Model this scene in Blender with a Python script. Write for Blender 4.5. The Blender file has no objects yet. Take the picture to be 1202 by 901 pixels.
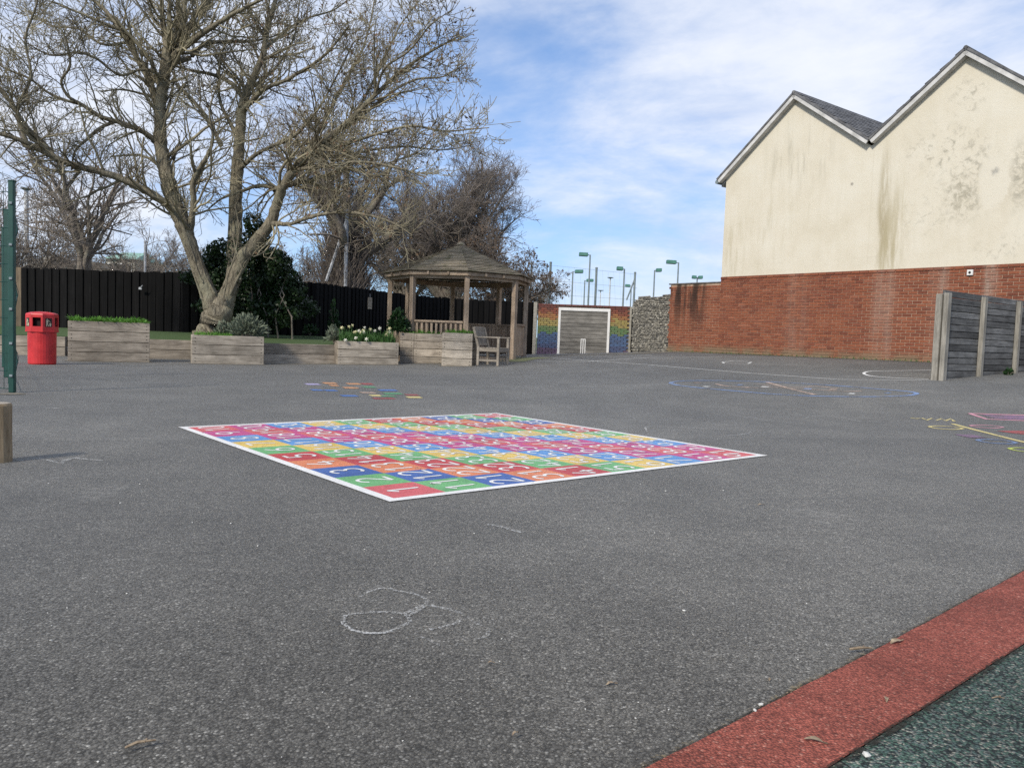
import bpy, bmesh, math, random
import numpy as np
from mathutils import Vector, Matrix

SC = bpy.context.scene
COL = SC.collection
R = math.radians

# ------------------------------------------------------------------ camera
IW, IH = 1202.0, 901.0          # photograph size, used to turn its pixels into directions
FPX = 931.0                     # focal length in photograph pixels
PITCH, ROLL, EYE = 0.0605, 0.0359, 0.788
_f = np.array([0, math.cos(PITCH), -math.sin(PITCH)])
_r = np.array([1.0, 0, 0]); _u = np.cross(_r, _f)
CR = _r * math.cos(ROLL) + _u * math.sin(ROLL)
CU = -_r * math.sin(ROLL) + _u * math.cos(ROLL)
CF = _f
cam_d = bpy.data.cameras.new('camera'); cam = bpy.data.objects.new('camera', cam_d); COL.objects.link(cam)
cam_d.sensor_width = 36.0; cam_d.lens = 36.0 * FPX / IW
cam_d.clip_start = 0.05; cam_d.clip_end = 3000
cam.matrix_world = Matrix(((CR[0], CU[0], -CF[0], 0), (CR[1], CU[1], -CF[1], 0), (CR[2], CU[2], -CF[2], EYE), (0, 0, 0, 1)))
SC.camera = cam

# ------------------------------------------------------------------ light and sky
SUN_EL = R(38); SUN_AZ = math.atan2(-0.52, -0.80)      # sun behind the camera, to the left
SUNV = Vector((math.sin(SUN_AZ) * math.cos(SUN_EL), math.cos(SUN_AZ) * math.cos(SUN_EL), math.sin(SUN_EL)))
sun_d = bpy.data.lights.new('sun', 'SUN'); sun_d.energy = 2.7; sun_d.angle = R(7); sun_d.color = (1.0, 0.93, 0.82)
sun = bpy.data.objects.new('sun', sun_d); COL.objects.link(sun)
sun.rotation_euler = SUNV.to_track_quat('Z', 'Y').to_euler(); sun.location = (0, 0, 30)

SC.view_settings.view_transform = 'Standard'; SC.view_settings.look = 'None'
SC.view_settings.gamma = 1.0; SC.view_settings.exposure = 0.56
SC.render.engine = 'CYCLES'
SC.cycles.max_bounces = 6; SC.cycles.transparent_max_bounces = 12
SC.cycles.use_denoising = False

def node(nt, t, ins=None, **props):
    n = nt.nodes.new(t)
    for k, v in props.items(): setattr(n, k, v)
    for k, v in (ins or {}).items():
        s = n.inputs[k]
        if isinstance(v, bpy.types.NodeSocket): nt.links.new(v, s)
        elif isinstance(v, bpy.types.Node): nt.links.new(v.outputs[0], s)
        else:
            if hasattr(s.default_value, '__len__') and not hasattr(v, '__len__'): v = (v,) * len(s.default_value)
            elif hasattr(s.default_value, '__len__') and len(s.default_value) == 4 and len(v) == 3: v = (*v, 1)
            s.default_value = v
    return n
def mixc(nt, fac, a, b, blend='MIX'):
    n = node(nt, 'ShaderNodeMix', {0: fac, 6: a, 7: b}, data_type='RGBA', blend_type=blend); n.clamp_factor = True
    return n.outputs[2]
def ramp(nt, fac, stops, interp='LINEAR'):
    n = node(nt, 'ShaderNodeValToRGB', {0: fac}); cr = n.color_ramp; cr.interpolation = interp
    while len(cr.elements) < len(stops): cr.elements.new(0.5)
    for e, (p, c) in zip(cr.elements, stops):
        e.position = p
        if not hasattr(c, '__len__'): c = (c, c, c)
        e.color = (*c[:3], 1)
    return n.outputs[0]
def mth(nt, op, a, b=0.0, c=0.0, clamp=False):
    return node(nt, 'ShaderNodeMath', {0: a, 1: b, 2: c}, operation=op, use_clamp=clamp).outputs[0]
def noise(nt, vec, scale, detail=4, rough=0.55, dist=0.0):
    return node(nt, 'ShaderNodeTexNoise', {'Vector': vec, 'Scale': scale, 'Detail': detail, 'Roughness': rough, 'Distortion': dist})
def maprange(nt, v, a, b, c=0.0, d=1.0, smooth=True):
    n = node(nt, 'ShaderNodeMapRange', {0: v, 1: a, 2: b, 3: c, 4: d}); n.interpolation_type = 'SMOOTHSTEP' if smooth else 'LINEAR'
    return n.outputs[0]

def build_world():
    w = bpy.data.worlds.new('World'); SC.world = w; w.use_nodes = True
    nt = w.node_tree; nt.nodes.clear()
    sky = node(nt, 'ShaderNodeTexSky', sky_type='NISHITA', sun_disc=False, sun_elevation=SUN_EL, sun_rotation=SUN_AZ,
               altitude=20, air_density=1.0, dust_density=0.25, ozone_density=2.0)
    tc = node(nt, 'ShaderNodeTexCoord').outputs['Generated']
    sep = node(nt, 'ShaderNodeSeparateXYZ', {0: tc})
    z = mth(nt, 'MAXIMUM', sep.outputs[2], 0.0)
    zz = mth(nt, 'ADD', z, 0.26)
    px = mth(nt, 'DIVIDE', sep.outputs[0], zz); py = mth(nt, 'DIVIDE', sep.outputs[1], zz)
    p = node(nt, 'ShaderNodeCombineXYZ', {0: px, 1: py, 2: SKY_SEED}).outputs[0]
    p = node(nt, 'ShaderNodeMapping', {'Vector': p, 'Rotation': (0, 0, SKY_TURN)}).outputs[0]
    mp = node(nt, 'ShaderNodeMapping', {'Vector': p, 'Location': SKY_OFF, 'Rotation': (0, 0, R(14)), 'Scale': (0.62, 0.80, 1)}).outputs[0]
    n1 = noise(nt, mp, 1.0, 3, 0.5, 0.2).outputs[0]              # broad cover
    mp2 = node(nt, 'ShaderNodeMapping', {'Vector': p, 'Rotation': (0, 0, R(-10)), 'Scale': (1.3, 1.7, 1), 'Location': (3, 1, 2)}).outputs[0]
    n2 = noise(nt, mp2, 1.3, 10, 0.60, 0.45).outputs[0]          # ragged edges
    n3 = noise(nt, mp2, 4.2, 8, 0.62, 0.2).outputs[0]            # small dapples
    cov = mth(nt, 'ADD', n1, mth(nt, 'MULTIPLY', mth(nt, 'SUBTRACT', n2, 0.5), 0.42))
    cov = mth(nt, 'ADD', cov, mth(nt, 'MULTIPLY', mth(nt, 'SUBTRACT', n3, 0.5), 0.14))
    fac = maprange(nt, cov, 0.33, 0.61)
    fac = mth(nt, 'MULTIPLY', fac, maprange(nt, sep.outputs[2], 0.0, 0.16, 0.6, 1.0))   # the air lies over far clouds
    fac = mth(nt, 'MULTIPLY', fac, 0.92)
    shade = mth(nt, 'ADD', mth(nt, 'MULTIPLY', maprange(nt, n3, 0.28, 0.72), 0.35), mth(nt, 'MULTIPLY', maprange(nt, n2, 0.32, 0.68), 0.65))
    ccol = ramp(nt, shade, [(0.0, (3.3, 3.75, 4.8)), (0.45, (4.1, 4.45, 5.2)), (1.0, (5.05, 5.2, 5.6))])
    # compress the very bright horizon air as a camera does: c * k / (c + k)
    K = (4.6, 7.6, 15.0); vm = lambda a, b, op: node(nt, 'ShaderNodeVectorMath', {0: a, 1: b}, operation=op).outputs[0]
    skyc = vm(vm(sky.outputs[0], K, 'MULTIPLY'), vm(sky.outputs[0], K, 'ADD'), 'DIVIDE')
    skyc = mixc(nt, 1.0, skyc, (1.0, 1.08, 1.18), 'MULTIPLY')
    col = mixc(nt, fac, skyc, ccol)
    bg = node(nt, 'ShaderNodeBackground', {0: col, 1: 0.13})
    out = node(nt, 'ShaderNodeOutputWorld', {0: bg.outputs[0]})
SKY_OFF = (0.0, 0.0, 0.0)
SKY_SEED = 6.91; SKY_TURN = R(25)
build_world()

# ------------------------------------------------------------------ photo pixel -> world
def ray(px, py):
    return CF + CR * ((px - IW / 2) / FPX) - CU * ((py - IH / 2) / FPX)
def at(px, py, Y):
    d = ray(px, py); t = Y / d[1]
    return np.array([d[0] * t, Y, EYE + d[2] * t])
def project(P):
    d = np.asarray(P) - np.array([0, 0, EYE]); zc = d @ CF
    return IW / 2 + FPX * (d @ CR) / zc, IH / 2 - FPX * (d @ CU) / zc

# height field of the tarmac: level near the camera, rising gently to the brick wall
_ctl = [at(783, 412, 24.9), at(846, 415, 23.3), at(1000, 421, 20.0), at(1090, 425, 18.5), at(1202, 430, 16.9),
        at(1097, 446, 13.0), at(127, 424, 15.7), at(267, 427, 16.5), at(433, 427, 18.3), at(537, 430, 18.2),
        at(603, 421, 19.8), at(630, 417, 29.3), at(740, 414, 29.3), at(50, 428, 13.8)]
for _x, _y in ((-3, -2), (3, -2), (-8, 2), (0, 3), (4, 2), (9, 0), (-2, 6), (2, 6), (-8, 8), (-2, 9.5), (1.5, 9), (5, 6), (-12, 14), (-14, 20), (-4, 12)):
    _ctl.append(np.array([_x, _y, 0.0]))
for _x, _y, _z in ((14, 12, 0.5), (11, 7, 0.2), (15, 4, 0.2), (20, 0, .2), (20, 15, 0.7), (12, 24, 0.65), (6, 34, 0.5), (-8, 30, 0.25), (-16, 30, 0.2), (-18, 4, 0)):
    _ctl.append(np.array([_x, _y, _z]))
_C = np.array(_ctl)
def _tps(r2): return 0.5 * r2 * np.log(np.maximum(r2, 1e-9))
_n = len(_C); _D = ((_C[:, None, :2] - _C[None, :, :2]) ** 2).sum(-1)
_A = np.zeros((_n + 3, _n + 3)); _A[:_n, :_n] = _tps(_D) + np.eye(_n) * 2.0
_A[:_n, _n] = 1; _A[:_n, _n + 1:] = _C[:, :2]; _A[_n, :_n] = 1; _A[_n + 1:, :_n] = _C[:, :2].T
_wt = np.linalg.solve(_A, np.concatenate([_C[:, 2], [0, 0, 0]]))
def gz(x, y):
    x = np.asarray(x, float); y = np.asarray(y, float)
    r2 = (x[..., None] - _C[:, 0]) ** 2 + (y[..., None] - _C[:, 1]) ** 2
    z = _tps(r2) @ _wt[:_n] + _wt[_n] + _wt[_n + 1] * x + _wt[_n + 2] * y
    fade = np.clip((np.hypot(x * 0.7, y) - 7) / 4, 0, 1)
    return np.clip(z, -0.05, 0.75) * fade * fade * (3 - 2 * fade)
def gpt(px, py, dz=0.0):
    """the point of the tarmac seen at a photo pixel"""
    d = ray(px, py); o = np.array([0, 0, EYE]); t = 0.5; prev = t
    while t < 60:
        p = o + d * t
        if p[2] < gz(p[0], p[1]): break
        prev = t; t += 0.1
    a, b = prev, t
    for _ in range(24):
        m = (a + b) / 2; p = o + d * m
        if p[2] < gz(p[0], p[1]): b = m
        else: a = m
    p = o + d * b
    return np.array([p[0], p[1], float(gz(p[0], p[1])) + dz])

# ------------------------------------------------------------------ object helpers
def tag(o, label=None, cat=None, group=None, kind=None):
    if label: o['label'] = label
    if cat: o['category'] = cat
    if group: o['group'] = group
    if kind: o['kind'] = kind
    return o
def thing(name, label, cat, loc=(0, 0, 0), rz=0.0, group=None):
    o = bpy.data.objects.new(name, None); COL.objects.link(o)
    o.location = loc; o.rotation_euler = (0, 0, rz); o.empty_display_size = 0.2
    return tag(o, label, cat, group)
def place(name, me, parent=None, loc=(0, 0, 0), rot=(0, 0, 0), scale=(1, 1, 1)):
    o = bpy.data.objects.new(name, me); COL.objects.link(o)
    o.location = loc; o.rotation_euler = rot; o.scale = scale
    if parent is not None: o.parent = parent
    return o
class MB:
    """collects faces for ONE mesh"""
    def __init__(s): s.v = []; s.f = []
    def poly(s, pts):
        i = len(s.v); s.v += [tuple(map(float, p)) for p in pts]; s.f.append(tuple(range(i, i + len(pts)))); return s
    def hexa(s, p):      # 8 corners: bottom 0-3 ccw, top 4-7
        i = len(s.v); s.v += [tuple(map(float, q)) for q in p]
        for f in ((3, 2, 1, 0), (4, 5, 6, 7), (0, 1, 5, 4), (1, 2, 6, 5), (2, 3, 7, 6), (3, 0, 4, 7)): s.f.append(tuple(i + k for k in f))
        return s
    def box(s, c, d, M=None):
        x, y, z = (q / 2 for q in d)
        p = [(-x, -y, -z), (x, -y, -z), (x, y, -z), (-x, y, -z), (-x, -y, z), (x, -y, z), (x, y, z), (-x, y, z)]
        if M is not None: p = [tuple(M @ Vector(q)) for q in p]
        return s.hexa([(q[0] + c[0], q[1] + c[1], q[2] + c[2]) for q in p])
    def bar(s, a, b, w, h=None, up=(0, 0, 1)):   # rectangular bar between two points
        a = Vector(a); b = Vector(b); h = h or w; d = (b - a).normalized(); u = Vector(up)
        if abs(d.dot(u)) > 0.98: u = Vector((0, 1, 0))
        x = d.cross(u).normalized(); y = x.cross(d).normalized(); x = x * w / 2; y = y * h / 2
        return s.hexa([a - x - y, a + x - y, a + x + y, a - x + y, b - x - y, b + x - y, b + x + y, b - x + y])
    def tube(s, pts, rad, sides=8, cap=True):
        P = [Vector(p) for p in pts]; i0 = len(s.v); n = len(P)
        if not hasattr(rad, '__len__'): rad = [rad] * n
        ref = Vector((0.31, 0.17, 0.93)); prev = None
        for k in range(n):
            d = (P[min(k + 1, n - 1)] - P[max(k - 1, 0)]).normalized()
            x = (prev - d * prev.dot(d)) if prev is not None else (ref if abs(ref.dot(d)) < .9 else Vector((1, 0, 0))).cross(d)
            x.normalize(); prev = x; y = d.cross(x)
            for j in range(sides):
                a = 2 * math.pi * j / sides
                s.v.append(tuple(P[k] + (x * math.cos(a) + y * math.sin(a)) * rad[k]))
        for k in range(n - 1):
            for j in range(sides):
                a = i0 + k * sides + j; b = i0 + k * sides + (j + 1) % sides
                s.f.append((a, b, b + sides, a + sides))
        if cap:
            s.f.append(tuple(i0 + j for j in reversed(range(sides)))); s.f.append(tuple(i0 + (n - 1) * sides + j for j in range(sides)))
        return s
    def lathe(s, prof, sides=24, c=(0, 0, 0), a0=0.0):   # (radius, z) profile
        i0 = len(s.v)
        for r, z in prof:
            for j in range(sides):
                a = a0 + 2 * math.pi * j / sides
                s.v.append((c[0] + r * math.cos(a), c[1] + r * math.sin(a), c[2] + z))
        for k in range(len(prof) - 1):
            for j in range(sides):
                a = i0 + k * sides + j; b = i0 + k * sides + (j + 1) % sides
                s.f.append((a, b, b + sides, a + sides))
        s.f.append(tuple(i0 + j for j in reversed(range(sides)))); s.f.append(tuple(i0 + (len(prof) - 1) * sides + j for j in range(sides)))
        return s
    def mesh(s, name, m, bevel=0, smooth=False, origin=(0, 0, 0), seg=1):
        me = bpy.data.meshes.new(name)
        v = s.v if not any(origin) else [(a - origin[0], b - origin[1], c - origin[2]) for a, b, c in s.v]
        me.from_pydata(v, [], s.f)
        if bevel:
            bm = bmesh.new(); bm.from_mesh(me)
            bmesh.ops.bevel(bm, geom=bm.edges[:], offset=bevel, segments=seg, affect='EDGES', profile=0.6, clamp_overlap=True)
            bm.to_mesh(me); bm.free()
        if smooth: me.polygons.foreach_set('use_smooth', [True] * len(me.polygons))
        if m is not None: me.materials.append(m)
        me.update(); return me
    def build(s, name, m, parent=None, bevel=0, smooth=False, origin=(0, 0, 0), loc=(0, 0, 0), rot=(0, 0, 0), seg=1):
        return place(name, s.mesh(name, m, bevel, smooth, origin, seg), parent, loc, rot)
def np_mesh(name, V, F, m, smooth=False):
    """V (n,3); F (m,k) array of equal-size faces"""
    me = bpy.data.meshes.new(name); V = np.ascontiguousarray(V, np.float32); F = np.ascontiguousarray(F, np.int32)
    me.vertices.add(len(V)); me.vertices.foreach_set('co', V.ravel())
    k = F.shape[1]; me.loops.add(F.size); me.loops.foreach_set('vertex_index', F.ravel())
    me.polygons.add(len(F)); me.polygons.foreach_set('loop_start', np.arange(0, F.size, k, dtype=np.int32))
    try: me.polygons.foreach_set('loop_total', np.full(len(F), k, np.int32))
    except Exception: pass
    if smooth: me.polygons.foreach_set('use_smooth', np.ones(len(F), bool))
    if m is not None: me.materials.append(m)
    me.update(calc_edges=True); me.validate(); return me
# ------------------------------------------------------------------ materials
def newmat(name, rough=0.8, spec=0.3):
    m = bpy.data.materials.new(name); m.use_nodes = True; nt = m.node_tree; nt.nodes.clear()
    b = node(nt, 'ShaderNodeBsdfPrincipled', {'Roughness': rough, 'Specular IOR Level': spec})
    o = node(nt, 'ShaderNodeOutputMaterial', {0: b.outputs[0]})
    return m, nt, b
def L(nt, a, b): nt.links.new(a, b)
def posn(nt): return node(nt, 'ShaderNodeNewGeometry').outputs['Position']
def bump(nt, b, h, strength=0.4, dist=0.01):
    n = node(nt, 'ShaderNodeBump', {'Height': h, 'Strength': strength, 'Distance': dist}); L(nt, n.outputs[0], b.inputs['Normal'])
def objco(nt, jitter=True):
    tc = node(nt, 'ShaderNodeTexCoord').outputs['Object']
    if not jitter: return tc, None
    rnd = node(nt, 'ShaderNodeObjectInfo').outputs['Random']
    off = node(nt, 'ShaderNodeVectorMath', {0: node(nt, 'ShaderNodeCombineXYZ', {0: rnd, 1: rnd, 2: rnd}).outputs[0], 1: (37.0, 91.0, 53.0)}, operation='MULTIPLY').outputs[0]
    return node(nt, 'ShaderNodeVectorMath', {0: tc, 1: off}, operation='ADD').outputs[0], rnd
def wood(name, dark, light, axis=0, scale=9.0, stretch=14.0, rnd_amt=0.35, rough=0.85, lichen=None, knots=True):
    """weathered timber: grain runs along the given local axis, tone differs from piece to piece"""
    m, nt, b = newmat(name, rough, 0.2)
    co, rnd = objco(nt)
    sc = [scale] * 3; sc[axis] = scale / stretch
    mp = node(nt, 'ShaderNodeMapping', {'Vector': co, 'Scale': sc}).outputs[0]
    g = noise(nt, mp, 3.0, 7, 0.62, 0.4).outputs[0]
    fine = noise(nt, mp, 14.0, 4, 0.6, 0.2).outputs[0]
    blot = noise(nt, co, 2.4, 4, 0.6).outputs[0]
    v = mth(nt, 'ADD', mth(nt, 'MULTIPLY', g, 0.6), mth(nt, 'MULTIPLY', fine, 0.4))
    col = ramp(nt, v, [(0.32, dark), (0.66, light)])
    k = mth(nt, 'MULTIPLY', mth(nt, 'ADD', 1 - rnd_amt / 2, mth(nt, 'MULTIPLY', rnd, rnd_amt)), maprange(nt, blot, 0.25, 0.75, 0.72, 1.2))
    col = node(nt, 'ShaderNodeVectorMath', {0: col, 3: k}, operation='SCALE').outputs[0]
    if lichen:
        ln = noise(nt, posn(nt), 5.0, 5, 0.65).outputs[0]
        col = mixc(nt, maprange(nt, ln, 0.52, 0.68, 0, 0.75), col, lichen)
    L(nt, col, b.inputs['Base Color'])
    bump(nt, b, v, 0.5, 0.006)
    return m
def mottled(name, c1, c2, scale=6.0, rough=0.8, bstr=0.3, bdist=0.004, c3=None, spec=0.3, detail=6, metal=0.0, rnd=0.0):
    m, nt, b = newmat(name, rough, spec); b.inputs['Metallic'].default_value = metal
    co = posn(nt)
    n = noise(nt, co, scale, detail, 0.6).outputs[0]
    st = [(0.35, c1), (0.65, c2)] + ([(0.85, c3)] if c3 else [])
    col = ramp(nt, n, st)
    if rnd:
        r = node(nt, 'ShaderNodeObjectInfo').outputs['Random']
        col = node(nt, 'ShaderNodeVectorMath', {0: col, 3: mth(nt, 'ADD', 1 - rnd / 2, mth(nt, 'MULTIPLY', r, rnd))}, operation='SCALE').outputs[0]
    L(nt, col, b.inputs['Base Color'])
    if bstr: bump(nt, b, n, bstr, bdist)
    return m
def leafmat(name, c1, c2, scale=3.0, rough=0.5, trans=0.25):
    m, nt, b = newmat(name, rough, 0.3)
    r = node(nt, 'ShaderNodeNewGeometry').outputs['Random Per Island']
    n = noise(nt, posn(nt), scale, 3).outputs[0]
    col = mixc(nt, mth(nt, 'ADD', mth(nt, 'MULTIPLY', r, 0.7), mth(nt, 'MULTIPLY', n, 0.3)), c1, c2)
    L(nt, col, b.inputs['Base Color'])
    t = node(nt, 'ShaderNodeBsdfTranslucent', {0: col})
    mx = node(nt, 'ShaderNodeMixShader', {0: trans, 1: b.outputs[0], 2: t.outputs[0]})
    L(nt, mx.outputs[0], [n for n in nt.nodes if n.type == 'OUTPUT_MATERIAL'][0].inputs[0])
    return m

def tarmac_nodes(nt, p):
    v = node(nt, 'ShaderNodeTexVoronoi', {'Vector': p, 'Scale': 165.0, 'Randomness': 1.0})
    v2 = node(nt, 'ShaderNodeTexVoronoi', {'Vector': p, 'Scale': 330.0, 'Randomness': 1.0})
    s = node(nt, 'ShaderNodeSeparateColor', {0: v.outputs['Color']}); s2 = node(nt, 'ShaderNodeSeparateColor', {0: v2.outputs['Color']})
    big = noise(nt, p, 0.22, 4, 0.55).outputs[0]; mid = noise(nt, p, 1.7, 5, 0.6).outputs[0]; sm = noise(nt, p, 22.0, 3, 0.6).outputs[0]
    stone = ramp(nt, s.outputs[0], [(0.0, (.050, .048, .042)), (0.35, (.105, .101, .090)), (0.75, (.185, .179, .161)), (0.93, (.27, .262, .238)), (0.98, (.62, .61, .57))])
    fine = ramp(nt, s2.outputs[1], [(0.0, (.055, .052, .047)), (0.5, (.145, .138, .126)), (0.9, (.23, .22, .203)), (0.99, (.50, .49, .46))])
    col = mixc(nt, 0.5, stone, fine)
    # dark binder in the gaps between stones
    gapf = maprange(nt, v.outputs['Distance'], 0.42, 0.75)
    col = mixc(nt, mth(nt, 'MULTIPLY', gapf, 0.75), col, (.040, .038, .034))
    k = mth(nt, 'MULTIPLY', maprange(nt, big, 0.32, 0.68, 0.78, 1.24), maprange(nt, mid, 0.28, 0.72, 0.82, 1.18))
    k = mth(nt, 'MULTIPLY', k, maprange(nt, sm, 0.3, 0.7, 0.84, 1.16))
    # machine-laid lanes, each a slightly different tone
    sx = node(nt, 'ShaderNodeSeparateXYZ', {0: p})
    lane = mth(nt, 'FLOOR', mth(nt, 'DIVIDE', mth(nt, 'ADD', mth(nt, 'SUBTRACT', sx.outputs[1], mth(nt, 'MULTIPLY', sx.outputs[0], 0.30)), mth(nt, 'MULTIPLY', mid, 0.12)), 3.05))
    wn = node(nt, 'ShaderNodeTexWhiteNoise', {'W': lane}, noise_dimensions='1D').outputs[0]
    k = mth(nt, 'MULTIPLY', k, mth(nt, 'ADD', 0.62, mth(nt, 'MULTIPLY', wn, 0.17)))
    col = node(nt, 'ShaderNodeVectorMath', {0: col, 3: k}, operation='SCALE').outputs[0]
    col = mixc(nt, 1.0, col, (1.0, .982, .94), 'MULTIPLY')
    # pale scuffs and dried smudges, a few dark old spills
    sc = noise(nt, p, 0.9, 6, 0.7, 0.6).outputs[0]
    col = mixc(nt, mth(nt, 'MULTIPLY', maprange(nt, sc, 0.58, 0.76), maprange(nt, sm, 0.4, 0.7, 0.1, 0.5)), col, (.29, .28, .255))
    sp = noise(nt, node(nt, 'ShaderNodeVectorMath', {0: p, 1: (31.0, 17.0, 0)}, operation='ADD').outputs[0], 2.6, 3, 0.55).outputs[0]
    col = mixc(nt, maprange(nt, sp, 0.70, 0.76, 0, 0.4), col, (.06, .057, .052))
    h = mth(nt, 'ADD', mth(nt, 'MULTIPLY', v.outputs['Distance'], -1.0), mth(nt, 'MULTIPLY', s.outputs[1], 0.35))
    return col, h, sm, mid
def dusty(b, w=0.42):
    b.inputs['Sheen Weight'].default_value = w; b.inputs['Sheen Roughness'].default_value = 0.24; b.inputs['Sheen Tint'].default_value = (1, .95, .86, 1)
def make_tarmac():
    m, nt, b = newmat('tarmac', 0.75, 0.28); p = posn(nt)
    col, h, sm, mid = tarmac_nodes(nt, p)
    # a long lay joint across the tarmac and hairline cracks
    sep = node(nt, 'ShaderNodeSeparateXYZ', {0: p})
    wob = mth(nt, 'MULTIPLY', mth(nt, 'SUBTRACT', noise(nt, p, 1.3, 4).outputs[0], 0.5), 0.16)
    dseam = mth(nt, 'ABSOLUTE', mth(nt, 'ADD', mth(nt, 'SUBTRACT', sep.outputs[1], mth(nt, 'MULTIPLY', sep.outputs[0], 0.30)), mth(nt, 'SUBTRACT', wob, 3.62)))
    seam = mth(nt, 'MULTIPLY', maprange(nt, dseam, 0.0, 0.02, 1, 0), maprange(nt, mid, 0.35, 0.6, 0.0, 0.65))
    col = mixc(nt, seam, col, (.045, .043, .040))
    L(nt, col, b.inputs['Base Color']); bump(nt, b, h, 0.55, 0.004); dusty(b)
    return m
M_TARMAC = make_tarmac()
def rubber(name, stops, scale=190.0, tint_amt=0.2, b1=0.8):
    m, nt, b = newmat(name, 0.85, 0.25); p = posn(nt)
    v = node(nt, 'ShaderNodeTexVoronoi', {'Vector': p, 'Scale': scale}); s = node(nt, 'ShaderNodeSeparateColor', {0: v.outputs['Color']})
    col = ramp(nt, s.outputs[0], stops, 'CONSTANT')
    k = maprange(nt, noise(nt, p, 2.2, 6, 0.65).outputs[0], 0.3, 0.7, 1 - tint_amt, 1 + tint_amt)
    k = mth(nt, 'MULTIPLY', k, maprange(nt, noise(nt, p, 60, 3, 0.6).outputs[0], 0.3, 0.7, 0.8, 1.2))
    k = mth(nt, 'MULTIPLY', k, maprange(nt, v.outputs['Distance'], 0.3, 0.8, 1.05, 0.55))
    col = node(nt, 'ShaderNodeVectorMath', {0: col, 3: k}, operation='SCALE').outputs[0]
    L(nt, col, b.inputs['Base Color']); bump(nt, b, v.outputs['Distance'], b1, -0.005)
    return m
M_REDRUB = rubber('red_rubber', [(0, (.265, .075, .052)), (0.35, (.32, .092, .064)), (0.75, (.23, .064, .046)), (0.95, (.40, .165, .12))])
M_GRNRUB = rubber('green_black_rubber', [(0, (.026, .034, .032)), (0.18, (.07, .125, .095)), (0.4, (.105, .165, .13)), (0.52, (.03, .04, .038)), (0.66, (.14, .155, .14)), (0.8, (.08, .12, .11)), (0.9, (.27, .265, .22))], 175.0, 0.2, 1.0)
def paint(name, c, wear=0.35, dirt=0.12, rough=0.6):
    """thermoplastic or brushed line paint, worn through where the stones stand proud"""
    m, nt, b = newmat(name, rough, 0.35); p = posn(nt)
    v = node(nt, 'ShaderNodeTexVoronoi', {'Vector': p, 'Scale': 120.0})
    n = noise(nt, p, 3.0, 6, 0.7).outputs[0]; f = noise(nt, p, 70.0, 4, 0.7).outputs[0]
    k = mth(nt, 'MULTIPLY', maprange(nt, n, 0.3, 0.7, 1 - dirt, 1 + dirt * .4), maprange(nt, f, 0.3, 0.7, 1 - dirt, 1 + dirt * .4))
    col = node(nt, 'ShaderNodeVectorMath', {0: c, 3: k}, operation='SCALE').outputs[0]
    worn = maprange(nt, mth(nt, 'ADD', f, mth(nt, 'MULTIPLY', mth(nt, 'SUBTRACT', n, 0.5), 0.8)), 0.74 - wear * 0.4, 0.80 - wear * 0.4, 0, 0.9)
    tcol, h, _, _ = tarmac_nodes(nt, p)
    col = mixc(nt, worn, col, tcol)
    L(nt, col, b.inputs['Base Color']); bump(nt, b, h, 0.45, 0.004); dusty(b, 0.04)
    return m
def chalk(name, c, keep=0.5, scale=85.0):
    """broken chalk on rough tarmac: only the high stones take the colour, the rest lets the tarmac show"""
    m, nt, b = newmat(name, 0.95, 0.1); p = posn(nt)
    f = noise(nt, p, scale, 3, 0.7).outputs[0]; n = noise(nt, p, 4.0, 4, 0.6).outputs[0]
    a = maprange(nt, mth(nt, 'ADD', f, mth(nt, 'MULTIPLY', mth(nt, 'SUBTRACT', n, 0.5), 0.4)), 0.56 - 0.3 * keep, 0.78 - 0.3 * keep, 0, 0.72)
    b.inputs['Base Color'].default_value = (*c, 1)
    t = node(nt, 'ShaderNodeBsdfTransparent'); mx = node(nt, 'ShaderNodeMixShader', {0: a, 1: t.outputs[0], 2: b.outputs[0]})
    L(nt, mx.outputs[0], [q for q in nt.nodes if q.type == 'OUTPUT_MATERIAL'][0].inputs[0])
    return m
M_PWHITE = paint('white_paint', (.78, .77, .74), 0.16, 0.14)
M_LINE = paint('court_line_paint', (.60, .60, .57), 0.32)
M_CHALK = chalk('white_chalk', (.60, .60, .58), 0.40, 150.0)
M_CHALKF = chalk('faint_chalk', (.58, .58, .56), 0.42, 120.0)
PC = {}
for k_, c_ in dict(rose=(.64, .13, .14), green=(.17, .45, .18), navy=(.065, .14, .40), orange=(.72, .24, .11), red=(.54, .07, .075),
                   yellow=(.76, .54, .14), blue=(.13, .32, .64), magenta=(.54, .085, .25)).items():
    PC[k_] = paint('paint_' + k_, c_, 0.26, 0.26, 0.55)
M_SLEEPER = wood('weathered_sleeper', (.135, .112, .086), (.43, .375, .305), 0, 7.0, 12.0, 0.4)
M_SLEEPER_PALE = wood('pale_sleeper', (.165, .14, .108), (.50, .445, .37), 0, 7.0, 12.0, 0.3)
M_SLEEPER_Z = wood('sleeper_post', (.105, .085, .065), (.30, .26, .21), 2, 7.0, 12.0, 0.3)
M_BLACKFENCE = wood('black_stained_boards', (.0016, .0016, .0019), (.0085, .008, .008), 2, 8.0, 16.0, 0.9, 0.95)
M_BROWNFENCE = wood('brown_fence_boards', (.07, .052, .035), (.21, .165, .115), 2, 8.0, 16.0, 0.5)
M_GAZPOST = wood('gazebo_post_timber', (.23, .165, .115), (.52, .41, .305), 2, 8.0, 14.0, 0.3)
M_GAZRAIL = wood('gazebo_rail_timber', (.23, .165, .115), (.50, .395, .29), 0, 8.0, 14.0, 0.3)
M_SHINGLE = wood('gazebo_roof_boards', (.155, .13, .092), (.43, .375, .285), 0, 9.0, 12.0, 0.5, 0.9, (.13, .125, .06))
M_CHAIR = wood('silvered_teak', (.16, .135, .105), (.40, .355, .295), 0, 14.0, 10.0, 0.25)
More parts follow.
